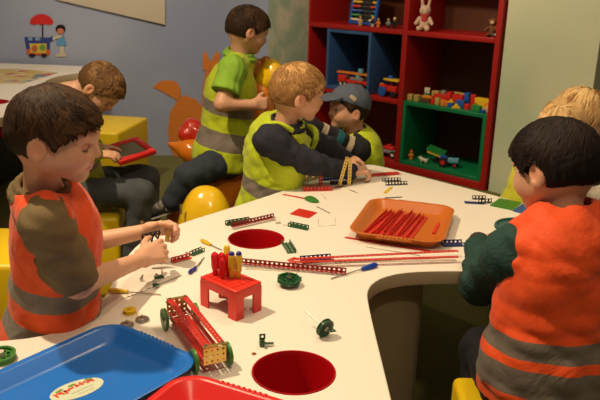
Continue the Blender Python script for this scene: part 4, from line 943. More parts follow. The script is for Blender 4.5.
strip_obj('perforated_strip', 'small yellow strip lying in front of the black girders', 'metal strip', T(384.5, 193.5), T(391.5, 187.5), 'yellow', 1)
o = MB().cyl((0, 0, 0), T(402, 197)-T(385, 197.8), .0016, n=8).build('metal_rod', PT['black']); o.location = T(385, 197.8, .002); tag(o, 'thin black rod behind the orange tray', 'rod')
strip_obj('perforated_strip', 'blue perforated strip behind the black girder at the right', 'metal strip', T(464.5, 202.5), T(484, 203.5), 'blue', 2, 'flat')
strip_obj('perforated_strip', 'upper black girder beside the green board', 'metal strip', T(472.5, 199.3), T(486, 199.3), 'black', 1, 'angle', hr=.0044)
strip_obj('perforated_strip', 'lower black girder beside the green board', 'metal strip', T(479, 203.8), T(492.5, 203), 'black', 1, 'angle', .002, hr=.0044)
def board_(lab, pts, m, rib):
    a_ = [T(*p) for p in pts]; t = thing('building_board', lab, 'board', a_[0]); MB().prism([(p.x, p.y) for p in a_][::-1], TZ+.0003, TZ+.004).build('board_plate', m, t, world=t.location)
    if rib:
        g = MB()
        for i in range(1, 8): 
            p = a_[0].lerp(a_[1], i/8); q2 = a_[3].lerp(a_[2], i/8); g.cyl(V((p.x, p.y, TZ+.0045)), V((q2.x, q2.y, TZ+.0045)), .0016, n=6)
        g.build('ribs', m, t, world=t.location)
    else:
        g = MB()
        for i in range(8):
            for j in range(6):
                p = a_[0].lerp(a_[1], (i+.5)/8).lerp(a_[3].lerp(a_[2], (i+.5)/8), (j+.5)/6); g.cyl(V((p.x, p.y, TZ+.004)), V((p.x, p.y, TZ+.0058)), .0028, n=8)
        g.build('studs', m, t, world=t.location)
board_('ribbed green board lying near the dark-haired boy\'s face', [(499.5, 199), (521.5, 203.5), (513, 210.8), (490, 206)], PT['lgreen'] if False else plastic('board_green', (.05, .22, .02), .4), True)
board_('blue studded board lying against the dark-haired boy\'s cheek', [(523, 204.5), (546, 210), (537, 217.5), (513, 211.5)], plastic('board_blue', (.02, .09, .30), .4), False)
# teal disc
td = T(519, 231); o = MB().lathe([(.088, 0), (.090, .003), (.088, .008), (.082, .008), (.080, .004), (0, .004)], n=56).build('round_plate', plastic('plate_teal', (.006, .075, .075), .3)); o.location = td+V((.02, .02, .0004)); tag(o, 'dark teal round plate under the right boy\'s hand', 'plate')
# --- wheels, pulleys and small bits
pulley('pulley_wheel', 'green spoked wheel lying flat with an upright axle, below the dark red strip', 'green', T(289, 279.5, .0165), .0285, (R(6), R(3), 0), .009, rod=(-.012, .028), hub='steel')
MBo = T(289, 281)
for i in range(7):
    a_ = 2*PI*i/7; mb = MB().perf(1, 1, .0127, .003, .001); m4 = Matrix.Rotation(R(90), 4, 'X')@Matrix.Rotation(0, 4, 'Z'); mb.v = [tuple((Matrix.Rotation(a_, 4, 'Z')@m4)@(V(v)-V((.00635, 0, 0)))) for v in mb.v]
    o = mb.build('metal_bracket', PT['white' if i % 2 else 'grey']); o.location = MBo+V((.0255*math.cos(a_), .0255*math.sin(a_), .0067)); tag(o, 'small bare metal tab standing in the ring under the flat green wheel', 'bracket', 'metal tabs under the flat green wheel')
wp = pulley('pulley_wheel', 'dark green spoked wheel standing on edge with a long axle', 'green', T(325, 328, .0215), .0212, V((-.62, .75, .20)).to_track_quat('Z', 'Y').to_euler(), .008, rod=(-.016, .072), hub='steel')
strip_obj('perforated_strip', 'short dark green strip at the foot of the standing wheel', 'metal strip', T(325, 325), T(334, 332), 'green', 1)
sb = thing('metal_bracket', 'dark green angle bracket with a bolt, near the front red bin', 'bracket', T(262, 346), R(10))
MB().box((0, 0, .008), (.011, .012, .016)).build('block', PT['green'], sb, bevel=.002); MB().perf(1, 1, .0127, .003, .001, tf=Matrix.Translation((-.006, 0, .022))@Matrix.Rotation(R(90), 4, 'X')).build('tab', PT['green'], sb); MB().cyl((.004, 0, .006), (.024, -.002, .006), .0028, n=10).build('bolt', PT['green'], sb)
def washer(lab, x, y, c_, r=.005, h=.0012, cat='washer', name='washer'):
    o = MB().lathe([(r*.45, 0), (r, 0), (r, h), (r*.45, h), (r*.45, 0)], n=20).build(name, PT[c_]); o.location = T(x, y, .0002); return tag(o, lab, cat)
PT['copper'] = mat('copper', (.55, .22, .08), .4, metal=.6)
washer('small copper coloured washer beside the front red bin', 254, 354, 'copper')
washer('tiny nut lying near the green bracket by the front bin', 266, 348.5, 'steel', .003)
washer('tiny nut lying behind the yellow pulley', 167, 291+12, 'steel', .004, .003)
washer('small nut on the table between the boy\'s hands and the stand', 186.5, 253, 'steel', .004, .002)
pulley('pulley_wheel', 'green wheel with white holes at the left edge of the table', 'lgreen', T(1, 356, .008), .0285, (R(4), 0, 0), .012, hub='white')
def disc(lab, x, y, r=.0155):
    t = thing('metal_disc', lab, 'disc', T(x, y, .0003)); MB().lathe([(0, 0), (r*.9, 0), (r, .001), (r, .004), (r*.92, .0055), (r*.5, .0060), (r*.42, .0066)], n=32).build('plate', PT['steel'], t, ang=40); MB().cyl((0, 0, .0065), (0, 0, .013), r*.2, n=12).build('stud', PT['steel'], t)
disc('bare metal disc with a stud, left of the pair behind the blue tray', 127, 326); disc('bare metal disc with a stud, right of the pair behind the blue tray', 142.5, 320.5)
yp = thing('pulley_wheel', 'small bright yellow plastic pulley behind the two metal discs', 'wheel', T(130, 313, .0003))
MB().lathe([(0, 0), (.0145, 0), (.0150, .0015), (.0115, .004), (.0115, .0055), (.0150, .008), (.0145, .0095), (.006, .0095), (.0055, .0125), (.0025, .0125), (.0025, .006), (0, .006)], n=36).build('wheel_body', PT['yellow'], yp, ang=40)
def rod(lab, a_, b_, r=.0016, c_='steel', z=.0018):
    A_ = T(*a_, z); B_ = T(*b_, z); o = MB().cyl((0, 0, 0), B_-A_, r, n=10).build('metal_rod', PT[c_]); o.location = A_; return tag(o, lab, 'rod')
rod('long thin steel rod crossing the table beside the yellow screwdriver', (127, 297), (181, 275.5)); rod('short dark steel rod behind the orange tray, pointing at the red plate', (317, 206.5), (330, 213.2), .0014, 'grey')
rod('short pale rod near the black channel', (349.5, 189.5), (357.5, 193), .0012); rod('thin grey wire rod lying under the front rim of the orange tray', (366, 246.5), (420, 255.5), .0013)
rod('short pale rod leaning by the red channel', (321.5, 194.5), (326, 198.5), .0018, 'white')
# small clamp on the long rod
cl = thing('metal_bracket', 'small green clamp threaded on the long steel rod', 'bracket', T(156, 287), R(-30)); MB().box((0, 0, .005), (.016, .010, .008)).build('block', PT['green'], cl, bevel=.0015); MB().cyl((-.005, 0, .008), (-.005, 0, .014), .003, n=10).build('bolt', PT['steel'], cl); MB().cyl((.006, -.008, .005), (.006, .008, .005), .0025, n=10).build('bolt', PT['steel'], cl)
cl = thing('metal_bracket', 'small green bracket with an upright pin under the boy\'s hand', 'bracket', T(159, 278), R(20)); MB().box((0, 0, .003), (.024, .012, .006)).build('block', PT['green'], cl, bevel=.0015); MB().cyl((.008, 0, .005), (.008, 0, .030), .0017, n=8).build('pin', PT['steel'], cl); MB().cyl((-.006, 0, .005), (-.006, 0, .011), .004, n=10).build('nut', PT['steel'], cl)
cl = thing('metal_bracket', 'small pale bolt and nut standing left of the green bracket', 'bracket', T(141.5, 281)); MB().cyl((0, 0, 0), (0, 0, .008), .005, n=6).build('nut', PT['steel'], cl); MB().cyl((0, 0, .008), (.004, .002, .016), .0022, n=8).build('bolt', PT['steel'], cl)
wb = thing('metal_bracket', 'U-shaped thin wire bracket lying left of the orange tray', 'bracket', T(318.5, 226.5)); a_ = T(318.5, 226.8)-wb.location; b_ = T(335, 225.5)-wb.location; MB().tube([a_+V((0, 0, .024)), a_+V((0, 0, .001)), b_+V((0, 0, .001)), b_+V((0, 0, .024))], .0011, 6).build('wire', PT['steel'], wb)
wb = thing('metal_bracket', 'pale metal angle bracket left of the green channel bracket', 'bracket', T(283, 225)); MB().perf(2, 1, .0127, .0026, .001).build('base_strip', PT['white'], wb); MB().perf(1, 1, .0127, .0026, .001, tf=Matrix.Translation((.0254, 0, 0))@Matrix.Rotation(R(-90), 4, 'Y')).build('tab', PT['white'], wb)
wb = thing('metal_bracket', 'pale bolt with nut lying behind the far red bin', 'bracket', T(276, 224)); MB().cyl((0, 0, .004), (.012, .004, .004), .0018, n=8).build('bolt', PT['steel'], wb); MB().cyl((0, 0, .004), (.004, .0013, .004), .004, n=6).build('nut', PT['steel'], wb); MB().cyl((.010, .003, .004), (.014, .004, .004), .004, n=6).build('nut', PT['steel'], wb)
rs = strip_obj('perforated_strip', 'short red perforated strip in front of the boy\'s hands', 'metal strip', T(172, 262.5, .002), T(191, 257.5, .002), 'red', 1, 'angle')
strip_obj('perforated_plate', 'dark green perforated bracket behind the red stand', 'metal bracket', T(191, 256), T(203, 251), 'green', 1, 'channel')
strip_obj('perforated_strip', 'tiny pale red strip at the left end of the long red strips', 'metal strip', T(289, 261), T(296, 258), 'red', 1)
# ------------------------------------------------------------------ inflatables and the seven children
P = lambda x, y, Y: np.array(ay(x, y, Y))
def vest(kid, m, o=.022, hem=-.06, armr=.064, neckr=.052, seed=0, wa=.0022, open_=False, armlen=.36, vox=.006, sc=1.0, name='vest', out=.034):
    S = SDF(); K = kid.k
    S.ell(kid.chest+kid.up*.02*K, (np.array((.108, .076, .125))*K*sc+o), kid.B, .04)
    S.ell(lerp(kid.pel, kid.chest, .45), (np.array((.102, .078, .12))*K*sc+o), kid.B, .05)
    S.ell(kid.pel, (np.array((.110, .088, .085))*K*sc+o), kid.B, .05)
    for q in kid.sh: a_ = lerp(kid.neck, kid.chest, .15); S.cone(a_, lerp(a_, q, .80), .034*K+o, .030*K+o, .03)
    S.cone(kid.pel-kid.up*.06, kid.pel+kid.up*.02, .085*K*sc+o, .09*K*sc+o, .05)
    for i in (0, 1):
        a = kid.sh[i]; b = kid.el[i]; sd = kid.lat*(1 if i == 0 else -1); a2 = a+sd*out*K
        S.cone(a2+kid.up*.02*K, a2+(b-a)*armlen, armr*K, armr*K*.85, .010, op='s')
    n0 = kid.neck; S.cone(n0-kid.f*.0, kid.H.w(0, -.02, -.055), neckr*K, neckr*K, .012, op='s')
    if open_:
        a = kid.neck+kid.f*.09-kid.up*.0; S.cone(a, kid.chest+kid.f*.13-kid.up*.05, .045*K, .004, .008, op='s')
    S.box(kid.pel+kid.up*(hem-.3), (.5, .5, .3), kid.B, op='s', k=.006)
    return kid.cloth(name, S, m, vox, wa, .075, seed)
def shirt(kid, m, o=.010, upto=.85, cuff=.0, seed=0, wa=.003, vox=.006, collar=True, flare=.008, o2=None, hem=-.03, col_m=None, t_axis=None):
    S = SDF(); kid.torso(S, o, .03)
    for i in (0, 1): kid.arm(S, i, o+.003, upto, .03, 0, o2, flare)
    if upto <= 1:
        for i in (0, 1):
            d = unit(kid.el[i]-kid.sh[i]); e = kid.sh[i]+(kid.el[i]-kid.sh[i])*upto; ax = basis(d, (0, 0, 1) if abs(d[2]) < .9 else (1, 0, 0)); S.box(e+d*.06, (.075, .055, .075), ax, op='s')
    S.cone(kid.neck, kid.H.w(0, -.02, -.055), .046*kid.k, .046*kid.k, .012, op='s')
    S.box(kid.pel+kid.up*(hem-.3), (.5, .5, .3), kid.B, op='s')
    o_ = kid.cloth('shirt', S, m, vox, wa, .05, seed)
    if collar:
        S = SDF(); c = lerp(kid.neck, kid.H.w(0, -.02, -.055), .30)
        nk = unit(kid.H.w(0, -.02, -.055)-kid.neck); B = basis(kid.f, nk)
        for j in range(18):
            a = R(22)+R(316)*j/17; a2 = R(22)+R(316)*min(j+1, 17)/17
            p = lambda q, rr, h: kid.neck+nk*h+(B[1]*math.cos(q)+B[0]*math.sin(q))*rr*kid.k
            S.cone(p(a, .050, .022), p(a2, .050, .022), .007, .007, .006); S.cone(p(a, .060, .004), p(a2, .060, .004), .008, .008, .012)
        v, f = S.mesh(.0045); np_obj('collar', v, f, col_m or m, o_, kid.root)
    return o_
olive = mat('shirt_olive', (.165, .115, .050), .9, noise=.12, nscale=40, bump=.25, bscale=300); denim = mat('denim', (.030, .040, .055), .85, noise=.45, nscale=9, bump=.3, bscale=220)
denim_g = mat('denim_grey', (.060, .070, .080), .85, noise=.5, nscale=10, bump=.3, bscale=220); shoe_m = mat('shoe_dark', (.03, .03, .03), .7, noise=.2); sole_m = mat('shoe_sole', (.35, .33, .3), .7); dark_tr = mat('trousers_black', (.010, .011, .014), .85, noise=.3)
OV = (.80, .085, .012); YV = (.50, .62, .020)
lat_of = lambda f: (f[1], -f[0], 0)
# ---- boy in orange vest at left
hA = Head(ay(55, 127, 1.40), (.965, -.02, -.22), (.22, 0, .97), .965)
nA = P(43, 193, 1.43); fA = unit((.90, .40, 0)); lt = lat_of(fA)
sR = P(46, 226, 1.325); sL = P(68, 226, 1.62); 
eR = P(78, 284, 1.375); wR = P(143, 259, 1.64); eL = P(85, 244, 1.75); wL = P(150, 230, 1.79)
kA = Kid('boy with dark brown hair in orange safety vest over olive shirt, building with metal parts', (-.60, 1.46, 0), hA, (-.560, 1.50, .455), P(57, 246, 1.475), nA, lt, (sR, sL), (eR, eL), (wR, wL),
  ((-.58, 1.42, .42), (-.57, 1.57, .42)), ((-.42, 1.55, .40), (-.46, 1.72, .40)), ((-.42, 1.56, .07), (-.46, 1.73, .07)), ((-.41, 1.66, .035), (-.45, 1.83, .035)), 1.0)
dR = P(170, 246, 1.70)-wR; dL = P(176, 227, 1.80)-wL
kA.hands = [dict(w=wR, d=dR, n=(.25, .85, -.25), side=(0, 0, 1), curl=(.45, .55, .6, .7), k=1.0), dict(w=wL, d=dL, n=(.1, -.75, -.55), side=(.2, -.5, .8), curl=(.75, .8, .8, .8), k=1.0, thumb=.8)]
kA.body(.0036); hA.parts(kA.root, (.05, .026, .012), 'down')
hair(hA, kA.root, (.018, .009, .005), (.095, .048, .020), 3800, .055, (0, -.5, .86), vox=.004, seed=3, fringe=.35, mess=.4, w=.0022, thick=.009, hl=-.006)
shirt(kA, olive, .005, .93, seed=4, wa=.0035, vox=.005, flare=.010)
vest(kA, vest_mat('vest_orange_left', OV, ((.172, .215), (.088, .126))), .022, -.10, .056, .056, 5, .0028, vox=.0055, out=.034, armlen=.30, sc=.96)
kA.trousers(dark_tr, 6); kA.shoes(shoe_m, sole_m)
# ---- reading child
hB = Head(ay(103, 85, 2.85), (.55, -.10, -.83), (.83, 0, .55), .98)
kB = Kid('child with short light brown hair bowed over a red drawing tablet', (-.93, 2.90, 0), hB, (-.95, 2.90, .43), (-.95, 2.86, .68), P(66, 92, 2.83), lat_of((1, .05)), ((-.88, 2.73, .79), (-.87, 2.99, .79)), (P(84, 148, 2.66), P(80, 146, 3.02)), (P(96, 155, 2.74), P(99, 147, 2.97)),
  ((-.93, 2.82, .42), (-.93, 2.98, .42)), (P(141, 193, 2.80), P(146, 178, 3.02)), ((-.70, 2.80, .075), (-.66, 3.02, .075)), ((-.57, 2.80, .035), (-.54, 3.03, .035)), 1.05)
kB.hands = [dict(w=kB.wr[0], d=(1, .35, 0), n=(0, .2, -1), side=(0, 1, .2), curl=(.25, .35, .4, .5)), dict(w=kB.wr[1], d=(1, .1, 0), n=(0, -.2, -1), side=(0, -1, 0), curl=(.2, .3, .3, .4))]
kB.body(.0055); hB.parts(kB.root, (.12, .07, .03), 'down'); hair(hB, kB.root, (.075, .036, .014), (.30, .165, .065), 1800, .032, (0, -.4, .9), seed=8, w=.003, thick=.009)
shirt(kB, mat('shirt_lime', (.25, .36, .04), .85, noise=.2), .010, 1.75, seed=9, collar=False); vest(kB, vest_mat('vest_lime_reader', (.36, .40, .03), ((.10, .14),)), .022, -.09, seed=10, vox=.007)
kB.trousers(denim_g, 11); kB.shoes(shoe_m, sole_m)
# ---- boy astride the inflatable
hC = Head(ay(248.5, 26, 3.2), (.86, .36, -.38), (.35, .2, .9), 1.0)
kC = Kid('dark-haired boy in lime polo shirt and yellow vest sitting astride an orange inflatable', (-.36, 3.2, 0), hC, P(223, 156, 3.2), P(229, 100, 3.2), P(240, 57, 3.2), lat_of(unit((.85, .5, 0))), (P(232, 70, 3.06), P(245, 66, 3.36)), (P(222, 104, 2.99), P(250, 100, 3.44)), (P(254, 105, 3.02), P(264, 100, 3.34)),
  (P(216, 164, 3.10), P(232, 164, 3.28)), (P(190, 176, 2.98), P(236, 196, 3.36)), (P(170, 205, 3.00), P(233, 232, 3.30)), (P(149, 212, 3.00), P(247, 240, 3.22)), 1.13)
kC.hands = [dict(w=kC.wr[0], d=(.9, .35, .05), n=(0, .9, -.2), side=(0, 0, 1), curl=(.9, 1, 1, 1)), dict(w=kC.wr[1], d=(.8, -.2, 0), n=(0, -.9, 0), side=(0, 0, 1), curl=(.8, .8, .8, .8))]
kC.body(.006, (.62, .34, .21)); hC.parts(kC.root, (.05, .025, .01)); hair(hC, kC.root, (.018, .010, .006), (.085, .045, .022), 1800, .045, (0, -.5, .86), seed=12, w=.0032, fringe=.3, thick=.010)
shirt(kC, mat('polo_green', (.22, .42, .035), .85, noise=.1, bump=.15), .010, .62, seed=13, flare=.016)
vest(kC, vest_mat('vest_lime_rider', YV, ((.205, .255), (.055, .135))), .020, -.035, .064, .052, 14, .0035, vox=.007)
kC.trousers(denim, 15, cut=.80); kC.shoes(shoe_m, sole_m)
S = SDF(); a_ = lerp(kC.kn[0], kC.an[0], .72); S.cone(a_, kC.an[0], .036, .036, .01); S.cone(kC.an[0], lerp(kC.an[0], kC.toe[0], .6), .034, .032, .01)
m, n, l, b = nodes('sock_striped'); a = n.new('ShaderNodeAttribute'); a.attribute_name = 't'; mt = n.new('ShaderNodeMath'); mt.operation = 'PINGPONG'; mt.inputs[1].default_value = .010; l.new(a.outputs['Fac'], mt.inputs[0]); c_ = n.new('ShaderNodeMath'); c_.operation = 'GREATER_THAN'; c_.inputs[1].default_value = .005; l.new(mt.outputs[0], c_.inputs[0]); x = n.new('ShaderNodeMix'); x.data_type = 'RGBA'; x.inputs['A'].default_value = (.22, .20, .18, 1); x.inputs['B'].default_value = (.09, .085, .08, 1); l.new(c_.outputs[0], x.inputs['Factor']); l.new(x.outputs['Result'], b.inputs['Base Color']); b.inputs['Roughness'].default_value = .9
v, f = S.mesh(.005, wrinkle(.002, .03, 4)); np_obj('sock', v, f, m, kC.root, kC.root, None, v@unit(kC.toe[0]-kC.kn[0])+5)
# ---- blond boy
hD = Head(ay(298, 88, 2.55), (.93, .28, -.22), (.22, .05, .96), 1.03)
kD = Kid('blond boy in yellow vest over navy long-sleeved shirt, reaching across the table', (-.12, 2.62, 0), hD, P(270, 225, 2.62), P(275, 160, 2.60), P(286, 126, 2.56), lat_of(unit((.8, .55, 0))), (P(269, 141, 2.47), P(306, 138, 2.70)), (P(308, 162, 2.50), P(328, 148, 2.78)), (P(352, 172, 2.60), P(345, 158, 2.84)),
  ((-.15, 2.58, .44), (-.03, 2.66, .44)), ((-.13, 2.60, .24), (-.01, 2.68, .24)), ((-.14, 2.64, .06), (-.02, 2.72, .06)), ((-.06, 2.72, .035), (.06, 2.80, .035)), 1.08)
kD.hands = [dict(w=kD.wr[0], d=P(380, 168, 2.66)-kD.wr[0], n=(.3, .3, -.9), side=(-.2, .9, .2), curl=(.5, .6, .75, .9), k=1.1), dict(w=kD.wr[1], d=(.9, .1, -.1), n=(0, 0, -1), side=(0, -1, 0), k=1.0)]
kD.body(.005); hD.parts(kD.root, (.35, .20, .08)); hair(hD, kD.root, (.20, .095, .030), (.62, .37, .14), 2400, .036, (0, -.5, .86), seed=16, w=.0028, thick=.010, fringe=.35, mess=.25)
navy = mat('shirt_navy', (.014, .016, .028), .85, noise=.3, bump=.2); shirt(kD, navy, .006, 1.93, seed=17, wa=.004, flare=0)
vest(kD, vest_mat('vest_lime_blond', YV, ((.150, .205),)), .026, -.08, .066, .054, 18, .0035, vox=.006, open_=True)
kD.trousers(dark_tr, 19); kD.shoes(shoe_m, sole_m)
# ---- boy in cap
hE = Head(ay(349, 105.5, 3.05), (-.93, -.36, .0), (0, 0, 1), .92)
kE = Kid('boy in blue-grey peaked cap and striped sweater smiling beside the toy shelf', (.25, 3.12, 0), hE, P(362, 205, 3.13), P(360, 158, 3.10), P(356, 137, 3.08), lat_of((-.94, -.3)), (P(354, 143, 3.20), P(356, 151, 2.99)), (P(338, 160, 3.10), P(334, 140, 2.93)), (P(322, 168, 2.98), P(308, 123, 2.86)),
  ((.28, 3.18, .42), (.28, 3.06, .42)), ((.27, 3.20, .24), (.27, 3.06, .24)), ((.30, 3.20, .06), (.30, 3.06, .06)), ((.20, 3.18, .035), (.20, 3.04, .035)), 1.0)
kE.hands = [dict(w=kE.wr[0], d=(-.9, -.3, -.1), n=(0, 0, -1), side=(0, -1, 0)), dict(w=kE.wr[1], d=(-.9, -.2, 0), n=(0, 0, -1), side=(0, 1, 0))]
kE.body(.0055, (.62, .34, .22)); hE.parts(kE.root, (.05, .025, .012)); hair(hE, kE.root, (.02, .011, .006), (.07, .04, .02), 700, .03, seed=20, w=.003, thick=.006)
m, n, l, b = nodes('sweater_striped'); a = n.new('ShaderNodeAttribute'); a.attribute_name = 't'; mr = n.new('ShaderNodeMapRange'); mr.inputs['From Min'].default_value = 0; mr.inputs['From Max'].default_value = .24; l.new(a.outputs['Fac'], mr.inputs['Value']); cr = n.new('ShaderNodeValToRGB'); cr.color_ramp.interpolation = 'CONSTANT'; e = cr.color_ramp.elements; e[0].color = (.012, .012, .016, 1); e[1].position = .10; e[1].color = (.50, .42, .30, 1)
for p_, c_ in ((.22, (.012, .012, .016)), (.42, (.005, .14, .17)), (.56, (.012, .012, .016)), (.68, (.50, .42, .30)), (.80, (.012, .012, .016))): x = e.new(p_); x.color = (*c_, 1)
l.new(mr.outputs[0], cr.inputs['Fac']); l.new(cr.outputs['Color'], b.inputs['Base Color']); b.inputs['Roughness'].default_value = .85
so_ = shirt(kE, m, .010, 1.95, seed=21, flare=0, collar=False)
vv = np.empty(len(so_.data.vertices)*3, np.float32); so_.data.vertices.foreach_get('co', vv); vv = vv.reshape(-1, 3)+np.array(kE.root.location); ax_d = unit(P(362, 150, 2.98)-P(313, 122, 2.93)); so_.data.attributes['t'].data.foreach_set('value', np.maximum(0, (vv-P(313, 122, 2.93))@ax_d).astype(np.float32))
vest(kE, vest_mat('vest_lime_cap', YV, ((.0, .03),)), .020, -.06, .062, .052, 22, .0025, vox=.006)
kE.trousers(dark_tr, 23); kE.shoes(shoe_m, sole_m)
CAP = mat('cap_blue_grey', (.085, .105, .15), .85, noise=.15, nscale=60, bump=.2, bscale=300)
S = SDF(); H = hE; B = H.B
S.ell(H.w(0, -.004, .012), (.078, .094, .081), B, .01); bt = basis(B[1]*.94-B[2]*-.34, B[2]); S.box(H.w(0, 0, .012)-bt[2]*.105, (.2, .2, .105), bt, op='s', k=.004); S.cone(H.w(0, -.006, .092), H.w(0, -.006, .094), .006, .006, .006)
v, f = S.mesh(.0045, wrinkle(.0015, .04, 3)); co = np_obj('cap', v, f, CAP, kE.root, kE.root)
S = SDF(); S.ell(H.w(0, .105, .040), (.064, .066, .007), basis(H.B[1]*.985-H.B[2]*.12, H.B[2]), .01); S.ell(H.w(0, .078, .040), (.060, .03, .012), B, .02); v, f = S.mesh(.0035); np_obj('cap_brim', v, f, CAP, co, kE.root)
mb = MB(); pA = P(353, 98, 2.955); mb.box(pA, (.030, .004, .016), Matrix.Rotation(R(38), 3, 'Y')); mb.build('cap_label', plastic('cap_label', (.50, .42, .28), .7), co, world=kE.root.location, bevel=.001)
# ---- fair-haired child at right
hF = Head(ay(583, 114, 2.45), (.80, -.10, -.52), (.52, 0, .85), .97)
kF = Kid('child with chin-length blond hair in yellow vest bending over the table at right', (.86, 2.60, 0), hF, P(532, 222, 2.60), P(542, 180, 2.56), P(568, 146, 2.49), lat_of((.9, -.1)), (P(565, 165, 2.38), P(562, 160, 2.66)), (P(592, 185, 2.30), P(600, 170, 2.66)), (P(612, 192, 2.22), P(625, 175, 2.6)),
  ((.83, 2.55, .44), (.83, 2.67, .44)), ((.85, 2.56, .24), (.85, 2.68, .24)), ((.82, 2.58, .06), (.82, 2.70, .06)), ((.92, 2.57, .035), (.92, 2.69, .035)), 1.08)
kF.hands = [dict(w=kF.wr[0], d=(.9, -.1, -.1), n=(0, 0, -1), side=(0, 1, 0)), dict(w=kF.wr[1], d=(.9, -.1, 0), n=(0, 0, -1), side=(0, -1, 0))]
kF.body(.006); hF.parts(kF.root, (.35, .2, .08), 'down'); hair(hF, kF.root, (.26, .12, .035), (.85, .60, .27), 2600, .075, (0, -.3, .95), seed=24, w=.0038, thick=.014, mess=.28, long=True, nape=-.13)
shirt(kF, mat('shirt_white', (.4, .37, .3), .85), .010, 1.9, seed=25, collar=False, flare=0); vest(kF, vest_mat('vest_yellow_right', (.66, .66, .03), ((-.30, -.28),)), .028, -.08, seed=26, vox=.007)
kF.trousers(dark_tr, 27); kF.shoes(shoe_m, sole_m)
# ---- boy seen from behind at right
hG = Head(ay(555, 160, 1.50), (-.58, .74, -.34), (-.1, .34, .94), 1.0)
kG = Kid('boy seen from behind with black hair, orange vest and dark green sweater', (.56, 1.43, 0), hG, (.555, 1.43, .47), P(562, 278, 1.44), P(562, 226, 1.45), lat_of(unit((-.35, .94, 0))), (P(615, 250, 1.52), P(510, 254, 1.44)), (P(632, 310, 1.62), P(482, 284, 1.60)), (P(606, 262, 1.86), P(479, 244, 1.79)),
  ((.63, 1.46, .42), (.49, 1.43, .42)), ((.66, 1.70, .385), (.485, 1.69, .375)), ((.68, 1.66, .07), (.48, 1.56, .07)), ((.70, 1.78, .035), (.46, 1.68, .035)), 1.04)
kG.hands = [dict(w=kG.wr[0], d=(-.3, .9, -.1), n=(-.1, 0, -1), side=(-1, 0, 0)), dict(w=kG.wr[1], d=P(500, 229, 1.87)-kG.wr[1], n=(.5, .1, -.8), side=(.9, .2, .3), curl=(.35, .45, .6, .7), k=1.0)]
kG.body(.004); hG.parts(kG.root, (.02, .012, .01)); hair(hG, kG.root, (.005, .003, .003), (.024, .013, .009), 3600, .050, (0, -.45, .89), vox=.004, seed=28, w=.0024, thick=.014, fringe=.1, mess=.3)
fleece = mat('fleece_dark_green', (.010, .045, .038), .9, noise=.55, nscale=9, bump=.5, bscale=120)
shirt(kG, fleece, .011, 1.88, seed=29, wa=.0045, flare=0, o2=.016, col_m=mat('collar_black', (.012, .012, .014), .9))
S = SDF(); a_ = lerp(kG.el[1], kG.wr[1], .86); S.cone(a_, lerp(kG.el[1], kG.wr[1], 1.02), .034, .029, .01); v, f = S.mesh(.004, wrinkle(.0012, .012, 5)); np_obj('cuff', v, f, mat('cuff_brown', (.035, .018, .012), .9), kG.root, kG.root)
vG = vest(kG, vest_mat('vest_orange_right', OV, ((.078, .118), (-.002, .058)), grey=(.15, .125, .10)), .026, -.045, .056, .056, 30, .004, vox=.0055, out=.045, sc=1.05)
kG.trousers(dark_tr, 31); kG.shoes(shoe_m, sole_m)
# ---- things held
lt_ = thing('lattice_girder', 'black lattice of metal strips held in the left boy\'s hands', 'metal strip', P(152, 238, 1.745))
g = MB()
def bar3(a, b, w=.0035):
    g.cyl(a, b, w, n=6)
o0 = V((0, 0, 0)); wv = V(P(160, 233, 1.75)-P(142, 237, 1.735)); hv = V((0.002, .004, -.036)); c0 = V(P(142, 236, 1.735))-lt_.location
for k in (0, 1):
    m4 = tf_from(c0+hv*k, wv, (0, .4, -1)); g.perf(4, 1, wv.length/4, .0027, .0016, tf=m4)
for i in range(3):
    a = c0+wv*(i/3); b = c0+wv*((i+1)/3); bar3(a, b+hv, .0024); bar3(a+hv, b, .0024)
bar3(c0, c0+hv, .0024); g.build('lattice', PT['black'], lt_)
tbx = thing('toy_block', 'small yellow wooden block between the left boy\'s fingers', 'block', P(168, 236, 1.765)); MB().box((0, 0, 0), (.012, .012, .030), Matrix.Rotation(R(12), 3, 'Y')).build('block', PT['gold'], tbx, bevel=.001)
tab = thing('drawing_tablet', 'red framed drawing tablet with grey screen on the reading child\'s knees', 'tablet', P(127, 155, 2.93))
bl_, br_, tl_ = P(109, 166, 2.83), P(146, 154, 2.93), P(112, 147, 3.00)
m4 = tf_from(V((bl_+br_)/2+(tl_-bl_)/2), br_-bl_, tl_-bl_); Wt = np.linalg.norm(br_-bl_); Ht = np.linalg.norm(tl_-bl_)
RT2 = plastic('tablet_red', (.62, .02, .02), .3)
def tb_(mb): mb.v = [tuple(m4@V(v)) for v in mb.v]; return mb
for c, d in (((0, -Ht/2+.014, 0), (Wt, .028, .022)), ((0, Ht/2-.012, 0), (Wt, .024, .022)), ((-Wt/2+.014, 0, 0), (.028, Ht-.052, .022)), ((Wt/2-.014, 0, 0), (.028, Ht-.052, .022))): tb_(MB().box(c, d)).build('frame', RT2, tab, world=tab.location, bevel=.005)
tb_(MB().box((0, 0, -.003), (Wt-.05, Ht-.045, .012))).build('screen', mat('tablet_screen', (.17, .155, .10), .35), tab, world=tab.location)
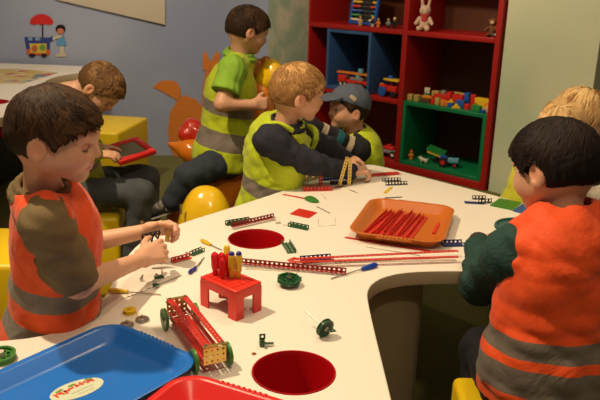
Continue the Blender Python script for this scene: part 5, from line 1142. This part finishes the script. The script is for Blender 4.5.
# ---- inflatables
def shiny(n_, c_): return mat('vinyl_'+n_, c_, .18, noise=.06, nscale=4, bump=.25, bscale=9, spec=.6, coat=.3)
VO = shiny('orange', (.78, .22, .012)); VY = shiny('yellow', (.82, .52, .01)); VR = shiny('red', (.66, .035, .015))
ig = thing('inflatable_animal', 'orange and yellow inflatable ride-on animal under the boy in the lime polo', 'inflatable toy', (-.32, 3.25, 0))
S = SDF(); S.ell((-.36, 3.22, .235), (.27, .125, .235), basis((-.45, .9, 0), (0, 0, 1)), .05); S.cone(P(238, 175, 3.30), P(260, 128, 3.26), .10, .070, .06); S.cone(P(260, 128, 3.26), P(262, 92, 3.26), .068, .058, .05)
v, f = S.mesh(.010); np_obj('body', v, f, VO, ig, ig)
S = SDF(); S.cone(P(268, 80, 3.26), P(272, 68, 3.26), .056, .042, .03); S.cone(P(276, 76, 3.24), P(284, 84, 3.2), .04, .032, .03); v, f = S.mesh(.008); np_obj('head', v, f, VY, ig, ig)
S = SDF(); S.cone(P(257, 78, 3.28), P(255, 64, 3.28), .022, .028, .02); S.cone(P(263, 72, 3.28), P(266, 61, 3.28), .018, .024, .02); v, f = S.mesh(.007); np_obj('horn', v, f, shiny('amber', (.50, .17, .02)), ig, ig)
S = SDF(); S.cone(P(214, 160, 3.40), P(190, 151, 3.42), .075, .052, .03); S.cone(P(190, 151, 3.42), P(168, 143.5, 3.45), .052, .008, .03); v, f = S.mesh(.008); np_obj('tail', v, f, VO, ig, ig)
S = SDF(); S.ell(P(192, 130, 3.5), (.050, .055, .060), None, .02); S.ell(P(186, 134, 3.48), (.04, .05, .035), None, .02); S.cone(P(200, 132, 3.5), P(214, 150, 3.42), .045, .05, .03); v, f = S.mesh(.008); np_obj('hump', v, f, VR, ig, ig)
iy = thing('inflatable_cushion', 'shiny yellow ribbed inflatable roll standing behind the table edge', 'inflatable toy', (-.38, 2.72, 0))
S = SDF(); cz = P(206, 207, 2.72)
for i in range(7):
    a_ = R(-60+20*i); S.ell(np.array((cz[0]+.035*math.sin(a_), cz[1], cz[2]*.5+.01)), (.052+.060*math.cos(a_), .11, cz[2]*.5+.075*math.cos(a_*.6)), None, .012)
S.box((cz[0], cz[1], -.1), (.4, .4, .1), op='s'); v, f = S.mesh(.007); np_obj('roll', v, f, VY, iy, iy)
MB().cyl(P(181, 204, 2.64), P(181, 214, 2.63), .006, .004).build('valve', PT['steel'], iy, world=iy.location)
# ------------------------------------------------------------------ light
def spot(name, loc, tgt, w, size=60, blend=.5, r=.06, col=(1, .72, .42)):
    d = bpy.data.lights.new(name, 'SPOT'); d.energy = w; d.spot_size = R(size); d.spot_blend = blend; d.shadow_soft_size = r; d.color = col
    o = bpy.data.objects.new(name, d); C.objects.link(o); o.location = loc; o.rotation_euler = (V(tgt)-V(loc)).to_track_quat('-Z', 'Y').to_euler()
def area(name, loc, tgt, w, sx, col=(1, .74, .46)):
    d = bpy.data.lights.new(name, 'AREA'); d.energy = w; d.size = sx; d.color = col
    o = bpy.data.objects.new(name, d); C.objects.link(o); o.location = loc; o.rotation_euler = (V(tgt)-V(loc)).to_track_quat('-Z', 'Y').to_euler()
LC = (1, .765, .50)
spot('ceiling_spot', (-1.25, 1.75, 2.9), (.15, 1.85, .5), 205, 82, .6, .045, LC)
spot('ceiling_spot', (.5, 2.3, 2.9), (.2, 1.8, .5), 34, 56, .7, .05, LC)
spot('ceiling_spot', (.35, .1, 2.9), (.15, 1.6, .6), 45, 62, .7, .08, LC)
spot('ceiling_spot', (-1.6, 3.0, 2.9), (-1.7, 4.2, .7), 105, 80, .8, .08, (1, .80, .58))
spot('ceiling_spot', (-.9, 3.7, 2.9), (.9, 4.7, .9), 60, 70, .7, .05, LC)
spot('ceiling_spot', (-.4, 3.2, 2.9), (-.4, 5.2, .9), 85, 80, .9, .08, (1, .80, .58))
spot('ceiling_spot', (-.6, 3.5, 2.9), (1.55, 4.1, 1.0), 120, 50, .8, .08, (1, .80, .55))
area('ceiling_wash', (0, 1.5, 3.2), (0, 2, 0), 22, 3.0)
wd = bpy.data.worlds.new('world'); bpy.context.scene.world = wd; wd.use_nodes = True; wd.node_tree.nodes['Background'].inputs[0].default_value = (1, .80, .58, 1); wd.node_tree.nodes['Background'].inputs[1].default_value = .10
vs = bpy.context.scene.view_settings; vs.view_transform = 'Standard'; vs.look = 'None'; vs.gamma = 1; vs.exposure = 0.32; vs.use_curve_mapping = False
